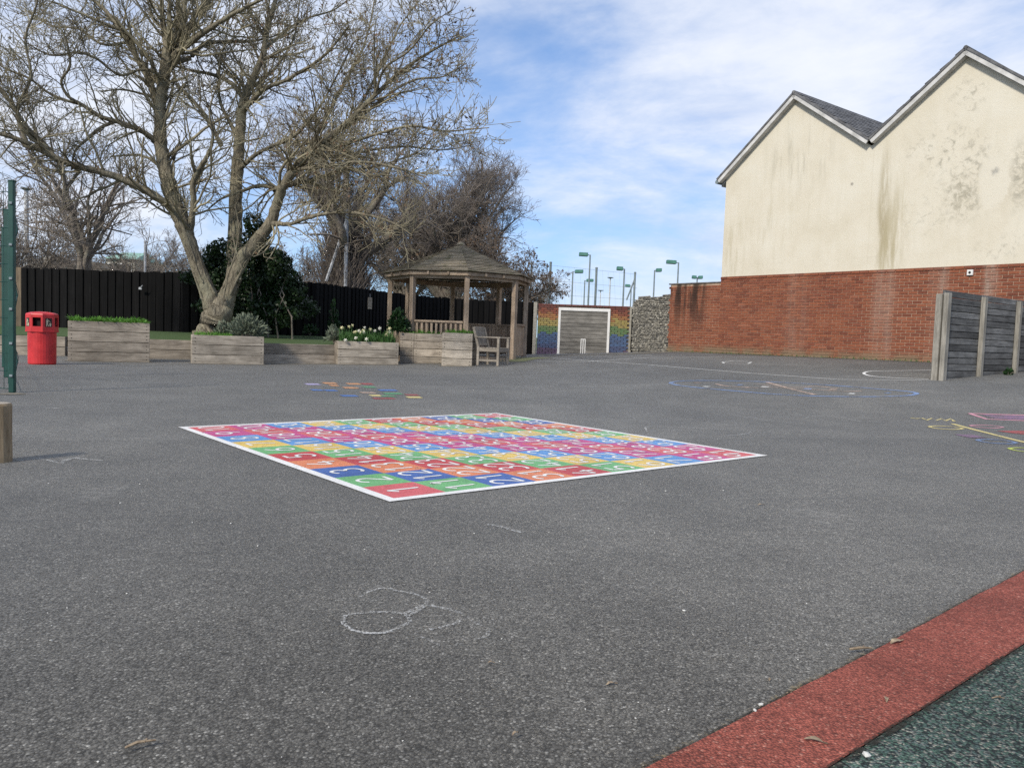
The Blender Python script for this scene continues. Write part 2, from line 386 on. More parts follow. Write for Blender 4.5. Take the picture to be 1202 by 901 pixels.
M_SCREENBOARD = wood('dark_screen_boards', (.05, .05, .050), (.20, .198, .19), 0, 8.0, 14.0, 0.95, 0.9)
M_SCREENPOST = wood('pale_screen_posts', (.14, .128, .105), (.37, .35, .305), 2, 9.0, 14.0, 0.2)
M_GOALBOARD = wood('grey_goal_boards', (.095, .09, .08), (.26, .245, .22), 0, 8.0, 12.0, 0.6)
M_LOG = wood('bollard_log', (.12, .085, .05), (.34, .26, .165), 2, 9.0, 9.0, 0.2)
M_CONCRETE = mottled('concrete', (.24, .225, .185), (.38, .36, .31), 14.0, 0.9, 0.3)
M_REDBIN = mottled('red_plastic', (.44, .018, .022), (.60, .030, .032), 7.0, 0.45, 0.06, 0.002, spec=0.5)
M_DARKHOLE = mottled('dark_inside', (.012, .004, .004), (.02, .006, .006), 5.0, 0.8, 0)
M_BLACK = mottled('black_print', (.012, .012, .012), (.03, .028, .02), 30.0, 0.5, 0)
M_GOLD = mottled('cream_print', (.52, .44, .28), (.66, .60, .46), 30.0, 0.5, 0)
M_GREENSTEEL = mottled('green_powder_coat', (.004, .042, .032), (.007, .058, .044), 9.0, 0.45, 0.05, spec=0.5)
M_GALV = mottled('galvanised_steel', (.30, .31, .32), (.46, .47, .48), 12.0, 0.5, 0.05, metal=0.4)
M_GREYSTEEL = mottled('grey_painted_steel', (.15, .19, .20), (.22, .26, .27), 6.0, 0.55, 0)
M_LAMPGREEN = mottled('green_lamp_head', (.05, .15, .12), (.08, .20, .16), 6.0, 0.5, 0)
M_WHITEPOST = mottled('pale_lamp_column', (.42, .43, .44), (.55, .56, .57), 4.0, 0.5, 0)
M_LAWN = mottled('artificial_lawn', (.042, .072, .024), (.07, .108, .038), 40.0, 0.9, 0.6, 0.01)
M_SOIL = mottled('soil', (.035, .026, .018), (.075, .056, .038), 30.0, 0.95, 0.8, 0.02)
M_DIRT = mottled('dirt_strip', (.10, .088, .066), (.22, .20, .16), 9.0, 0.95, 0.6, 0.02, (.12, .13, .06))
M_GRASSGROUND = mottled('rough_grass', (.05, .075, .025), (.11, .13, .05), 1.5, 0.95, 0.6, 0.05)
M_MOSS = mottled('mossy_edge', (.10, .115, .055), (.18, .185, .10), 12.0, 0.95, 0.5, 0.01)
def barkmat(name, c1, c2, c3, vs=7.0):
    m, nt, b = newmat(name, 0.9, 0.15); p = posn(nt)
    mp = node(nt, 'ShaderNodeMapping', {'Vector': p, 'Scale': (1, 1, 0.28)}).outputs[0]
    n = noise(nt, mp, vs * 2.2, 7, 0.65, 0.6).outputs[0]; l = noise(nt, p, 2.3, 6, 0.65).outputs[0]
    col = ramp(nt, n, [(0.3, c1), (0.62, c2)])
    col = mixc(nt, maprange(nt, l, 0.46, 0.66, 0, 0.75), col, c3)
    L(nt, col, b.inputs['Base Color']); bump(nt, b, n, 1.0, 0.06)
    return m
M_BARK = barkmat('trunk_bark', (.070, .060, .044), (.285, .25, .182), (.265, .252, .175), 9.0)
M_TWIG = mottled('lichened_twigs', (.13, .11, .075), (.34, .305, .205), 1.4, 0.9, 0, c3=(.43, .41, .26))
M_BARK2 = barkmat('grey_bark', (.10, .085, .07), (.28, .24, .20), (.24, .23, .18))
M_TWIG2 = mottled('grey_brown_twigs', (.15, .125, .10), (.31, .27, .225), 0.6, 0.9, 0)
M_TWIG3 = mottled('brown_twigs', (.125, .105, .09), (.25, .215, .185), 0.6, 0.9, 0)
M_SEEDS = leafmat('dry_seed_keys', (.11, .065, .04), (.24, .16, .10), 1.0, 0.8, 0.2)
M_DRYLEAF = leafmat('dry_brown_leaves', (.065, .045, .03), (.155, .105, .068), 1.0, 0.8, 0.2)
M_IVY = leafmat('ivy_leaves', (.007, .018, .006), (.032, .062, .019), 2.0, 0.4, 0.15)
M_BULB = leafmat('bright_bulb_leaves', (.07, .20, .025), (.17, .36, .06), 2.0, 0.5, 0.3)
M_DAFF = leafmat('daffodil_leaves', (.035, .10, .025), (.10, .20, .06), 2.0, 0.5, 0.25)
M_LAV = leafmat('lavender_leaves', (.10, .125, .085), (.22, .25, .18), 2.0, 0.8, 0.15)
M_DARKLEAF = leafmat('dark_shrub_leaves', (.012, .035, .012), (.04, .085, .03), 2.0, 0.4, 0.15)
M_PETAL = leafmat('yellow_petals', (.72, .66, .28), (.80, .76, .52), 2.0, 0.6, 0.3)
M_PETALW = leafmat('white_petals', (.74, .74, .62), (.82, .80, .70), 2.0, 0.6, 0.3)
M_LEAFLITTER = mottled('fallen_leaf', (.15, .105, .068), (.33, .26, .175), 60.0, 0.8, 0.3, rnd=0.5)
M_STONEBIT = mottled('pale_pebble', (.45, .44, .41), (.66, .65, .60), 60.0, 0.85, 0.2, rnd=0.3)
# ------------------------------------------------------------------ the setting: ground sheets
rng = np.random.default_rng(7); random.seed(7)
def sheet(name, xs, ys, zf, m):
    X, Y = np.meshgrid(xs, ys); Z = zf(X, Y); V = np.stack([X, Y, Z], -1).reshape(-1, 3); nx = len(xs)
    i, j = np.meshgrid(np.arange(nx - 1), np.arange(len(ys) - 1)); a = (j * nx + i).ravel()
    return place(name, np_mesh(name, V, np.stack([a, a + 1, a + nx + 1, a + nx], -1), m, True))
far = MB().poly([(-900, -900, -0.4), (900, -900, -0.4), (900, 900, -0.4), (-900, 900, -0.4)])
tag(far.build('ground', M_GRASSGROUND), kind='structure')
tag(sheet('playground_tarmac', np.arange(-16, 20.1, 0.4), np.arange(-4, 34.1, 0.4), gz, M_TARMAC), kind='structure')

def drape(mb, pts, width, dz, closed=False, step=0.12):
    """a painted ribbon laid on the tarmac along (x, y) points"""
    P = [np.array(p[:2], float) for p in pts]
    if closed: P.append(P[0])
    Q = []
    for a, b in zip(P[:-1], P[1:]):
        n = max(1, int(np.linalg.norm(b - a) / step))
        for k in range(n): Q.append(a + (b - a) * k / n)
    Q.append(P[-1]); Q = np.array(Q)
    T = np.gradient(Q, axis=0)
    if closed: T[0] = T[-1] = Q[1] - Q[-2]
    T /= np.linalg.norm(T, axis=1, keepdims=True) + 1e-9
    N = np.stack([-T[:, 1], T[:, 0]], 1) * (np.asarray(width).reshape(-1, 1) / 2)
    A = Q + N; B = Q - N; za = gz(A[:, 0], A[:, 1]) + dz; zb = gz(B[:, 0], B[:, 1]) + dz
    i0 = len(mb.v)
    for k in range(len(Q)): mb.v.append((A[k, 0], A[k, 1], za[k])); mb.v.append((B[k, 0], B[k, 1], zb[k]))
    for k in range(len(Q) - 1):
        i = i0 + 2 * k; mb.f.append((i + 1, i + 3, i + 2, i))
    return mb
def curve(pts, n=6, closed=False):
    """Catmull-Rom through pixel points"""
    P = np.array(pts, float)
    P = np.vstack([P[-1], P, P[:2]]) if closed else np.vstack([2 * P[0] - P[1], P, 2 * P[-1] - P[-2]])
    out = []
    for i in range(1, len(P) - 2):
        for t in np.arange(n) / n:
            a, b, c, d = P[i - 1], P[i], P[i + 1], P[i + 2]
            out.append(0.5 * (2 * b + (c - a) * t + (2 * a - 5 * b + 4 * c - d) * t * t + (3 * b - a - 3 * c + d) * t ** 3))
    if not closed: out.append(P[-2])
    return np.array(out)
def gpx(pts): return [gpt(*p) for p in pts]

# rubber safety surface in the near corner: red border strip, green and black wetpour inside
ra, rb = gpt(740, 916), gpt(1240, 653); rc, rd = gpt(958, 916), gpt(1240, 734)
def edge(a, b, ext0, ext1, wob, seed):
    a = a[:2]; b = b[:2]; d = (b - a) / np.linalg.norm(b - a); n = np.array([-d[1], d[0]])
    ts = np.linspace(-ext0, np.linalg.norm(b - a) + ext1, 90); r = np.random.default_rng(seed)
    ph = r.uniform(0, 6, 5); w = sum(np.sin(ts * f + p) / (k + 1.5) for k, (f, p) in enumerate(zip((2.1, 5.3, 11.7, 23.0, 41.0), ph))) * wob
    return a + d * ts[:, None] + n * w[:, None]
e1 = edge(ra, rb, 1.0, 4.0, 0.0035, 1); e2 = edge(rc, rd, 1.2, 3.6, 0.002, 2)
def band(name, A, B, m, h):
    mb = MB(); n = len(A)
    for p, z in ((A, 0.0), (A, h), (B, h)):
        for q in p: mb.v.append((q[0], q[1], float(gz(q[0], q[1])) + z))
    for k in range(n - 1):
        mb.f.append((k, k + 1, n + k + 1, n + k)); mb.f.append((n + k, n + k + 1, 2 * n + k + 1, 2 * n + k))
    return tag(mb.build(name, m), kind='structure')
red_strip = band('red_rubber_path', e1, e2, M_REDRUB, 0.010)
nrm = (e2[0] - e1[0]); nrm = nrm / np.linalg.norm(nrm)
band('green_rubber_ground', e2, e2 + np.array([2.6, -2.0]), M_GRNRUB, 0.0065)

M_GRIT = chalk('joint_grit', (.035, .031, .025), 0.62, 60.0); M_STRAW = chalk('joint_straw', (.26, .21, .13), 0.16, 70.0)
for m_, off, w_, z_ in ((M_GRIT, .006, .018, .003), (M_STRAW, .012, .022, .0045)):
    mb = MB(); dn = (e1[-1] - e1[0]) / np.linalg.norm(e1[-1] - e1[0]); nn_ = np.array([-dn[1], dn[0]]); drape(mb, e1 + nn_ * off, w_, z_, False, .06); tag(mb.build('joint_dirt_ground', m_), kind='structure')
mb = MB(); drape(mb, e2 - nn_ * .006, .02, .0115, False, .06); tag(mb.build('joint_dirt_ground', M_GRIT), kind='structure')
# ------------------------------------------------------------------ the 1 to 100 number grid
def arc(cx, cy, rx, ry, a0, a1, n=12):
    return [(cx + rx * math.cos(R(a)), cy + ry * math.sin(R(a))) for a in np.linspace(a0, a1, n)]
DIG = {'0': [arc(.5, .8, .46, .8, 90, 450, 22)],
       '1': [[(.22, 1.22), (.58, 1.6), (.58, 0)]],
       '2': [arc(.5, 1.14, .44, .46, 165, -25, 12) + [(.06, 0.03), (.98, 0.03)]],
       '3': [arc(.45, 1.2, .42, .4, 150, -75, 12) + arc(.45, .42, .5, .42, 80, -150, 14)],
       '4': [[(.62, 1.6), (.02, .5), (1.0, .5)], [(.72, .95), (.72, 0)]],
       '5': [[(.92, 1.58), (.2, 1.58), (.13, .9)] + arc(.45, .5, .48, .5, 125, -150, 14)],
       '6': [[(.85, 1.55), (.5, 1.35), (.2, .95), (.07, .55)], arc(.5, .47, .44, .47, 170, 530, 20)],
       '7': [[(.02, 1.57), (.96, 1.57), (.36, 0)]],
       '8': [arc(.5, 1.2, .38, .39, -90, 270, 18), arc(.5, .41, .46, .41, 90, 450, 20)],
       '9': [arc(.5, 1.12, .44, .46, 0, 360, 20), [(.94, 1.2), (.90, .6), (.72, 0)]]}
def strokes(mb, lines, w, z):
    """flat strokes; split at sharp corners so that no two pieces share a plane"""
    runs = []
    for ln in lines:
        cur = [ln[0]]
        for k in range(1, len(ln)):
            cur.append(ln[k])
            if k + 1 < len(ln):
                a = np.subtract(ln[k], ln[k - 1]); b = np.subtract(ln[k + 1], ln[k]); cs_ = float(np.dot(a, b) / (np.linalg.norm(a) * np.linalg.norm(b) + 1e-9))
                if cs_ < .72: runs.append(cur); cur = [ln[k]]
        runs.append(cur)
    for q, ln in enumerate(runs):
        Q = np.array(ln, float); T = np.gradient(Q, axis=0); T /= np.linalg.norm(T, axis=1, keepdims=True) + 1e-9
        N = np.stack([-T[:, 1], T[:, 0]], 1) * w / 2; i0 = len(mb.v)
        for k in range(len(Q)): zz = z + q * .0007 + .0003 * k / len(Q); mb.v.append((*(Q[k] + N[k]), zz)); mb.v.append((*(Q[k] - N[k]), zz))
        for k in range(len(Q) - 1): i = i0 + 2 * k; mb.f.append((i + 1, i + 3, i + 2, i))
G_N = np.array([-0.546, 3.625]); G_A = 0.6943; G_S = 3.105; G_B = 0.055
grid = thing('number_grid', 'rainbow painted 1 to 100 number square with white border on tarmac', 'floor marking', (G_N[0], G_N[1], 0), G_A)
# local axes: +x runs 1 -> 91 (to the right), +y runs 1 -> 10 (away to the left)
cs = (G_S - 2 * G_B) / 10
bd = MB()
for x0, y0, x1, y1 in ((0, 0, G_S, G_B), (0, G_S - G_B, G_S, G_S), (0, G_B, G_B, G_S - G_B), (G_S - G_B, G_B, G_S, G_S - G_B)):
    bd.poly([(x0, y0, .005), (x1, y0, .005), (x1, y1, .005), (x0, y1, .005)])
bd.build('border', M_PWHITE, grid)
DIAG = ['rose', 'green', 'navy', 'orange', 'red', 'green', 'yellow', 'blue', 'magenta', 'rose', 'magenta', 'blue', 'yellow', 'green', 'red', 'orange', 'navy', 'green', 'rose']
cellm = {k: MB().poly([(0, 0, 0), (cs, 0, 0), (cs, cs, 0), (0, cs, 0)]).mesh('grid_square', PC[k]) for k in PC}
for j in range(10):
    for i in range(10):
        num = str(1 + i + 10 * j)
        c = place('grid_square', cellm[DIAG[i + j]], grid, (G_B + j * cs, G_B + i * cs, .005))
        mb = MB(); sz = 0.112; gap = 0.03; w1 = sz
        tot = len(num) * w1 + (len(num) - 1) * gap
        for q, ch in enumerate(num):
            # text up is -x, reading direction is +y
            lines = [[(cs / 2 - (v - 0.8) * sz * (1 if len(num) < 3 else .9), cs / 2 - tot / 2 + q * (w1 + gap) + u * w1) for u, v in ln] for ln in DIG[ch]]
            strokes(mb, lines, 0.021, 0.0)
        mb.build('numeral', M_PWHITE, c, loc=(0, 0, 0.0012))

# ------------------------------------------------------------------ painted court lines and playground games
def marking(name, label, m, runs, cat='floor marking', dz=0.004, group=None):
    mb = MB()
    for pts, w, closed in runs: drape(mb, gpx(pts), w, dz, closed)
    return tag(mb.build(name, m), label, cat, group)
marking('court_line', 'thin white side line running along the brick wall', M_LINE,
        [([(628, 424), (690, 424.5), (760, 420), (850, 418.6), (950, 421.5)], 0.05, False)])
marking('court_line', 'long white court line crossing in front of the rainbow wall', M_LINE,
        [([(650, 420.5), (760, 428), (880, 438), (985, 445.5), (1092, 446.5)], 0.05, False)])
marking('court_line', 'short white box painted beside the wall side line', M_LINE,
        [([(848, 425), (862, 423.5), (882, 425), (878, 427), (850, 426.5)], 0.05, True)])
marking('court_line', 'white rounded goal arc ending at the dark timber screen', M_PWHITE,
        [(curve([(1095, 434.5), (1040, 435.3), (1020, 436), (1014, 438.5), (1024, 441.5), (1050, 443.5), (1090, 445)], 5), 0.05, False)])
marking('court_line', 'short white dash near the rainbow wall corner', M_LINE, [([(748, 416.2), (765, 417)], 0.06, False)])
M_BLUEP = paint('light_blue_paint', (.20, .31, .55), 0.58); M_PEACH = paint('peach_paint', (.52, .38, .30), 0.6); M_YELP = paint('pale_yellow_paint', (.62, .52, .22), 0.35)
M_PINKP = paint('pink_paint', (.62, .30, .36), 0.4); M_LIME = paint('lime_paint', (.45, .52, .10), 0.3); M_REDP = paint('dull_red_paint', (.36, .07, .07), 0.6); M_PURP = paint('dull_purple_paint', (.26, .14, .26), 0.72)
M_GRNP = paint('dull_green_paint', (.10, .30, .15), 0.5); M_ORGP = paint('dull_orange_paint', (.60, .30, .14), 0.5); M_BLUED = paint('mid_blue_paint', (.08, .17, .42), 0.4); M_LILAC = paint('lilac_paint', (.42, .38, .58), 0.5)
wc = thing('world_map_circle', 'large blue painted circle with faded map shapes on tarmac', 'floor marking', tuple(gpt(930, 457)))
def mpart(name, m, runs, parent, dz=0.004):
    mb = MB()
    for pts, w, closed in runs: drape(mb, gpx(pts), w, dz, closed)
    return mb.build(name, m, parent, origin=tuple(parent.location))
ell = [(787, 449.5), (800, 447.2), (830, 446.6), (880, 447.5), (930, 449.5), (980, 452.5), (1030, 456.5), (1066, 459.5), (1076, 462), (1062, 464.5), (1020, 465.6), (970, 465.2), (920, 463.3), (870, 459.5), (825, 455.5), (798, 452.5)]
mpart('circle_outline', M_BLUEP, [(curve(ell, 5, True), 0.07, True)], wc)
mpart('map_outline', M_PEACH, [(curve([(840, 450.5), (852, 453), (880, 455), (905, 454.5), (930, 456), (960, 457.5), (990, 459.5), (1012, 459)], 4), 0.05, False),
                               (curve([(885, 451), (910, 452.5), (940, 454.5), (958, 453.5), (985, 456)], 4), 0.05, False), ([(900, 448.6), (930, 457), (957, 463.3)], 0.07, False)], wc)
for k, (x, y, l) in enumerate(((818, 449, 6), (829, 453.5, 7), (868, 451.5, 6), (876, 454.5, 6), (898, 453.8, 9), (948, 456.2, 9), (978, 457, 8), (1000, 461.8, 7), (1042, 461, 5))):
    mpart('map_patch', [M_PEACH, M_LINE, M_BLUEP][k % 3], [([(x - l / 2, y), (x + l / 2, y + 0.4)], 0.13, False)], wc)
# hopscotch-like game by the right edge
yg = thing('number_line_game', 'yellow painted stalk with coloured leaf ovals and a scribbled yellow end', 'floor marking', tuple(gpt(1140, 505)))
mpart('stalk', M_YELP, [([(1118, 497.5), (1160, 508.5), (1204, 519.5), (1260, 533)], 0.055, False)], yg)
mpart('oval', M_YELP, [(curve([(1091, 501), (1100, 500), (1116, 500.8), (1130, 503), (1120, 504.2), (1102, 503.3)], 4, True), 0.035, True)], yg)
mpart('oval', M_PINKP, [(curve([(1139, 499.5), (1155, 499), (1170, 500.2), (1177, 501.6), (1166, 502.6), (1150, 501.6)], 4, True), 0.03, True)], yg)
mpart('oval', M_BLUEP, [(curve([(1147, 516.8), (1160, 515.8), (1180, 517.2), (1193, 520), (1182, 521), (1162, 519.8)], 4, True), 0.035, True)], yg)
mpart('oval', M_LIME, [(curve([(1185, 526.6), (1196, 525.6), (1214, 527), (1230, 530), (1215, 531), (1196, 529.5)], 4, True), 0.035, True)], yg)
mpart('scribble', M_YELP, [([(1069, 490.5), (1076, 491.5), (1082, 490.8), (1088, 493.2), (1094, 491), (1099, 493.6), (1105, 491.5), (1110, 494), (1116, 491.5), (1120, 494.5)], 0.035, False)], yg)
for m_, pts in ((M_REDP, [(1170, 506), (1200, 510), (1245, 510), (1230, 505)]), (M_PURP, [(1120, 510), (1140, 514), (1160, 514.5), (1140, 510)])):
    mpart('faded_patch', m_, [], yg) if False else MB().poly([gpt(*p, .004) for p in pts]).build('faded_patch', m_, yg, origin=tuple(yg.location))
pk = thing('pink_box_marking', 'pink outlined box with faded plum filling painted on tarmac', 'floor marking', tuple(gpt(1180, 489)))
mpart('outline', M_PINKP, [([(1138, 485.3), (1158, 492), (1230, 495), (1260, 489)], 0.05, False), ([(1138, 485.3), (1180, 486.8), (1260, 488.5)], 0.05, False)], pk)
MB().poly([gpt(*p, .0035) for p in ((1152, 486.6), (1164, 491.2), (1228, 494), (1250, 489))]).build('filling', M_PURP, pk, origin=tuple(pk.location))
# small coloured tiles far left
hs = thing('coloured_tile_game', 'loose row of small faded coloured painted squares before the planters', 'floor marking', tuple(gpt(430, 457)))
for x, y, w, m_ in ((367, 451, 17, M_LILAC), (387, 449.7, 16, M_ORGP), (392, 452.4, 11, M_ORGP), (372, 457.8, 14, M_BLUED), (388, 458.2, 15, M_BLUED), (415, 450.5, 16, M_ORGP), (431, 450.6, 14, M_REDP), (412, 455.2, 18, M_ORGP),
                    (433, 454.2, 15, M_GRNP), (410, 464.6, 20, M_BLUED), (432, 461, 18, M_PEACH), (441, 464.3, 14, M_YELP), (461, 462, 22, M_GRNP), (456, 465, 18, M_GRNP), (484, 463.6, 16, M_REDP), (486, 466.3, 18, M_YELP), (450, 467.6, 26, M_REDP), (455, 458, 22, M_BLUED)):
    MB().poly([gpt(*p, .004) for p in ((x - w / 2 - 2, y - .9), (x - w / 2 + 3, y + .9), (x + w / 2 + 2, y + 1.0), (x + w / 2 - 3, y - .8))]).build('painted_square', m_, hs, origin=tuple(hs.location))

# chalk drawings
def chalked(label, runs, m=None, dz=0.0045):
    mb = MB()
    for pts, w, closed in runs: drape(mb, gpx(pts), w, dz, closed, 0.03)
    return tag(mb.build('chalk_drawing', m or M_CHALK), label, 'chalk drawing')
chalked('white chalk scribbled flower loops drawn on bare tarmac', [
    (curve([(405, 724), (416, 721.5), (435, 719.5), (455, 719.5), (474, 722), (481, 730), (470, 737), (452, 743.5), (430, 744), (412, 740), (403, 732)], 5, True), 0.013, True),
    (curve([(473, 722), (485, 717), (500, 711), (515, 714), (530, 717), (547, 725), (535, 732), (520, 737), (503, 740)], 5), 0.014, False),
    (curve([(478, 724), (492, 717), (501, 707), (490, 699), (470, 695), (450, 691), (432, 696), (421, 702)], 5), 0.010, False),
    (curve([(547, 726), (560, 733), (573, 740), (570, 748), (557, 752)], 5), 0.012, False), (curve([(493, 748), (505, 753), (516, 759)], 4), 0.010, False), ([(533, 758), (541, 756)], 0.012, False)])
chalked('short white chalk stroke lying beyond the scribbled loops', [(curve([(572, 616), (592, 620), (612, 626)], 4), 0.022, False)])
chalked('faint chalk loop beyond the far right edge of the number square', [
    (curve([(757, 502), (765, 501), (800, 502), (850, 504.5), (880, 506.5), (872, 510), (850, 512)], 4), 0.016, False), ([(757, 502), (760, 507)], 0.02, False)], M_CHALKF)
chalked('faint chalk zigzag beside the wooden bollard', [([(20, 541), (45, 538), (70, 544), (85, 538), (120, 541)], 0.02, False), ([(72, 545), (76, 540), (98, 536)], 0.02, False)], M_CHALKF)
chalked('faint broken chalk lines between the grid and blue circle', [(curve([(945, 491), (955, 489), (985, 490), (1010, 495)], 4), 0.018, False), ([(860, 487), (905, 494)], 0.014, False)], M_CHALKF)
chalked('small faint chalk dashes before the coloured tiles', [([(338, 471.5), (345, 471.8), (352, 473)], 0.04, False), ([(360, 473.3), (415, 474)], 0.02, False)], M_CHALKF)
chalked('pale chalk smudge on tarmac between bin and bollard', [([(52, 479.5), (60, 478.8), (68, 479.8)], 0.05, False)])
chalked('pale chalk dash just before the tree planter', [([(262, 431.3), (282, 431.6)], 0.05, False)])
# ------------------------------------------------------------------ house, brick wall and flint wall
W_E = np.array([0.605, -0.796, 0.0]); W_E /= np.linalg.norm(W_E)          # along the wall, towards the camera
W_N = np.array([-W_E[1] * -1, 0, 0]); W_N = np.array([W_E[1], -W_E[0], 0.0])   # out of the wall, towards the playground
W_O = np.array([at(783, 412, 24.9)[0], 24.9, 0.0])
def wuv(px, py, off=0.0):
    d = ray(px, py); o = np.array([0, 0, EYE]); P0 = W_O + W_N * off
    t = ((P0 - o) @ W_N) / (d @ W_N); p = o + d * t
    return np.array([(p - W_O) @ W_E, p[2]])
def wp(u, z, off=0.0): return W_O + W_E * u + W_N * off + np.array([0, 0, z])
W_ROT = math.atan2(W_E[1], W_E[0])
u_house = wuv(848, 300)[0]; z_base = wuv(1000, 421)[1] - 0.01
z_ct = (wuv(846, 326)[1] + wuv(1100, 313.2)[1] + wuv(1202, 308)[1]) / 3
NC = int(round((z_ct - z_base) / 0.075)); CH = (z_ct - z_base) / NC
z_bw = (wuv(783, 332.5)[1] + wuv(846, 330)[1]) / 2
U_END = 12.6
print('WALL', u_house, z_base, z_ct, NC, CH, z_bw, wuv(846, 326), wuv(1202, 308))

def brickmat(name, island):
    m, nt, b = newmat(name, 0.88, 0.2); p = posn(nt)
    r = node(nt, 'ShaderNodeNewGeometry').outputs['Random Per Island'] if island else node(nt, 'ShaderNodeObjectInfo').outputs['Random']
    col = ramp(nt, r, [(0.0, (.155, .054, .034)), (0.3, (.22, .076, .042)), (0.65, (.25, .088, .047)), (0.9, (.19, .065, .040)), (1.0, (.28, .108, .062))])
    k = maprange(nt, noise(nt, p, 26, 5, 0.6).outputs[0], 0.3, 0.7, 0.82, 1.15)
    col = node(nt, 'ShaderNodeVectorMath', {0: col, 3: k}, operation='SCALE').outputs[0]
    col = wall_stains(nt, p, col)
    L(nt, col, b.inputs['Base Color']); bump(nt, b, noise(nt, p, 60, 4).outputs[0], 0.4, 0.004)
    return m
def uz(nt, p):
    d = node(nt, 'ShaderNodeVectorMath', {0: p, 1: tuple(W_O)}, operation='SUBTRACT').outputs[0]
    u = node(nt, 'ShaderNodeVectorMath', {0: d, 1: tuple(W_E)}, operation='DOT_PRODUCT').outputs['Value']
    z = node(nt, 'ShaderNodeSeparateXYZ', {0: p}).outputs[2]
    return u, z
def blob(nt, u, z, cu, cz, ru, rz, soft=0.6):
    a = mth(nt, 'DIVIDE', mth(nt, 'SUBTRACT', u, cu), ru); c = mth(nt, 'DIVIDE', mth(nt, 'SUBTRACT', z, cz), rz)
    d = mth(nt, 'SQRT', mth(nt, 'ADD', mth(nt, 'MULTIPLY', a, a), mth(nt, 'MULTIPLY', c, c)))
    return maprange(nt, d, 1 - soft, 1.0, 1.0, 0.0)
def wall_stains(nt, p, col):
    u, z = uz(nt, p)
    st = node(nt, 'ShaderNodeMapping', {'Vector': p, 'Scale': (1, 1, 0.16)}).outputs[0]
    drip = noise(nt, st, 3.6, 6, 0.6).outputs[0]; n = noise(nt, p, 2.2, 5, 0.6).outputs[0]
    # black algae running down the low boundary wall
    a = mth(nt, 'MULTIPLY', maprange(nt, drip, 0.40, 0.58), mth(nt, 'MULTIPLY', maprange(nt, z, z_bw - 1.9, z_bw - 0.3), maprange(nt, u, u_house - 0.35, u_house - 0.75)))
    col = mixc(nt, mth(nt, 'MULTIPLY', a, 0.88), col, (.030, .022, .018))
    # lime bloom in vertical bands
    for cu, ru, amt in ((wuv(1037, 360)[0], .42, .26), (wuv(1103, 330)[0], .30, .4), (wuv(1163, 330)[0], .22, .65), (wuv(935, 350)[0], .5, .14)):
        f = mth(nt, 'MULTIPLY', maprange(nt, mth(nt, 'ABSOLUTE', mth(nt, 'SUBTRACT', u, cu)), ru, ru * .2), maprange(nt, drip, 0.38, 0.62, 0.25, 1.0))
        col = mixc(nt, mth(nt, 'MULTIPLY', f, amt), col, (.40, .33, .27))
    # damp, mossy foot
    f = mth(nt, 'MULTIPLY', maprange(nt, z, z_base + 0.28, z_base + 0.04), maprange(nt, n, 0.35, 0.6, 0.2, 0.9))
    col = mixc(nt, f, col, (.20, .155, .10))
    return col
M_BRICK = brickmat('red_brick', False); M_BRICKS = brickmat('red_brick_run', True)
def mortar():
    m, nt, b = newmat('brick_mortar', 0.95, 0.1); p = posn(nt)
    col = ramp(nt, noise(nt, p, 20, 4).outputs[0], [(0.3, (.32, .22, .155)), (0.7, (.44, .32, .235))])
    L(nt, wall_stains(nt, p, col), b.inputs['Base Color']); bump(nt, b, noise(nt, p, 80, 3).outputs[0], 0.4, 0.003)
    return m
M_MORTAR = mortar()

house = thing('rendered_house', 'cream rendered house with twin gables above a red brick base', 'house', tuple(wp(u_house, z_base)), W_ROT)
bwall = thing('boundary_wall', 'low red brick boundary wall with black algae stains beside the house', 'wall', tuple(wp(0, z_base)), W_ROT)
# brick pieces: x along the wall, y depth (+y is into the wall), z up
def brick_mesh(m, Lb=0.212, H=CH - 0.0125, seed=0):
    return MB().box((Lb / 2, 0.05, H / 2), (Lb, 0.1, H)).mesh('brick', m, bevel=0.004)
BM = brick_mesh(M_BRICK); BMH = brick_mesh(M_BRICK, 0.1025)
cand = []
rb_ = random.Random(3)
for r in range(NC):
    zc = z_base + r * CH
    u = -0.30 - (0.1125 if r % 2 else 0.0)
    while u < U_END:
        for own, a, ue in (('wall', max(u, -0.02 + 0.09 * ((r * 7) % 5) / 5), min(u + .212, u_house)), ('house', max(u, u_house + .001), u + .212)):
            if own == 'wall' and zc + CH > z_bw - 0.035: continue
            if ue - a > 0.03:
                c = wp((a + ue) / 2, zc + CH / 2); px, py = project(c); dist = np.linalg.norm(c - np.array([0, 0, EYE]))
                vis = px < 1210 and not (px > 1099 and py > 345 + (px - 1105) * .05)
                cand.append((own, a, ue, zc, r, dist if vis else 1e6 + dist))
        u += 0.225
def lay(own, parent, u0, nkeep):
    rows = [c for c in cand if c[0] == own]
    rows.sort(key=lambda c: c[5])
    full = [c for c in rows if abs(c[2] - c[1] - 0.212) < 0.002][:nkeep]; keep = set(id(c) for c in full)
    for c in full:
        jut = 0.016 if (own == 'house' and c[4] == NC - 1) else rb_.uniform(-.003, .003)
        place('brick', BM, parent, (c[1] - u0, -0.012 - jut, c[3] - z_base + 0.005), (0, 0, 0))
    mb = MB()
    for c in rows:
        if id(c) in keep: continue
        jut = 0.016 if (own == 'house' and c[4] == NC - 1) else rb_.uniform(-.003, .003)
        l = c[2] - c[1]
        mb.box((c[1] + l / 2 - u0, 0.038 - jut, c[3] - z_base + CH / 2), (l, 0.1, CH - 0.0125))
    tag(mb.build('brick_run', M_BRICKS, parent), kind='stuff')
lay('house', house, u_house, 300); lay('wall', bwall, 0, 300)
zt = z_ct - z_base
MB().box(((U_END - u_house) / 2, 0.15, zt / 2 - 0.15), (U_END - u_house, 0.30, zt + 0.296)).build('mortar_bed', M_MORTAR, house)
hb = z_bw - z_base
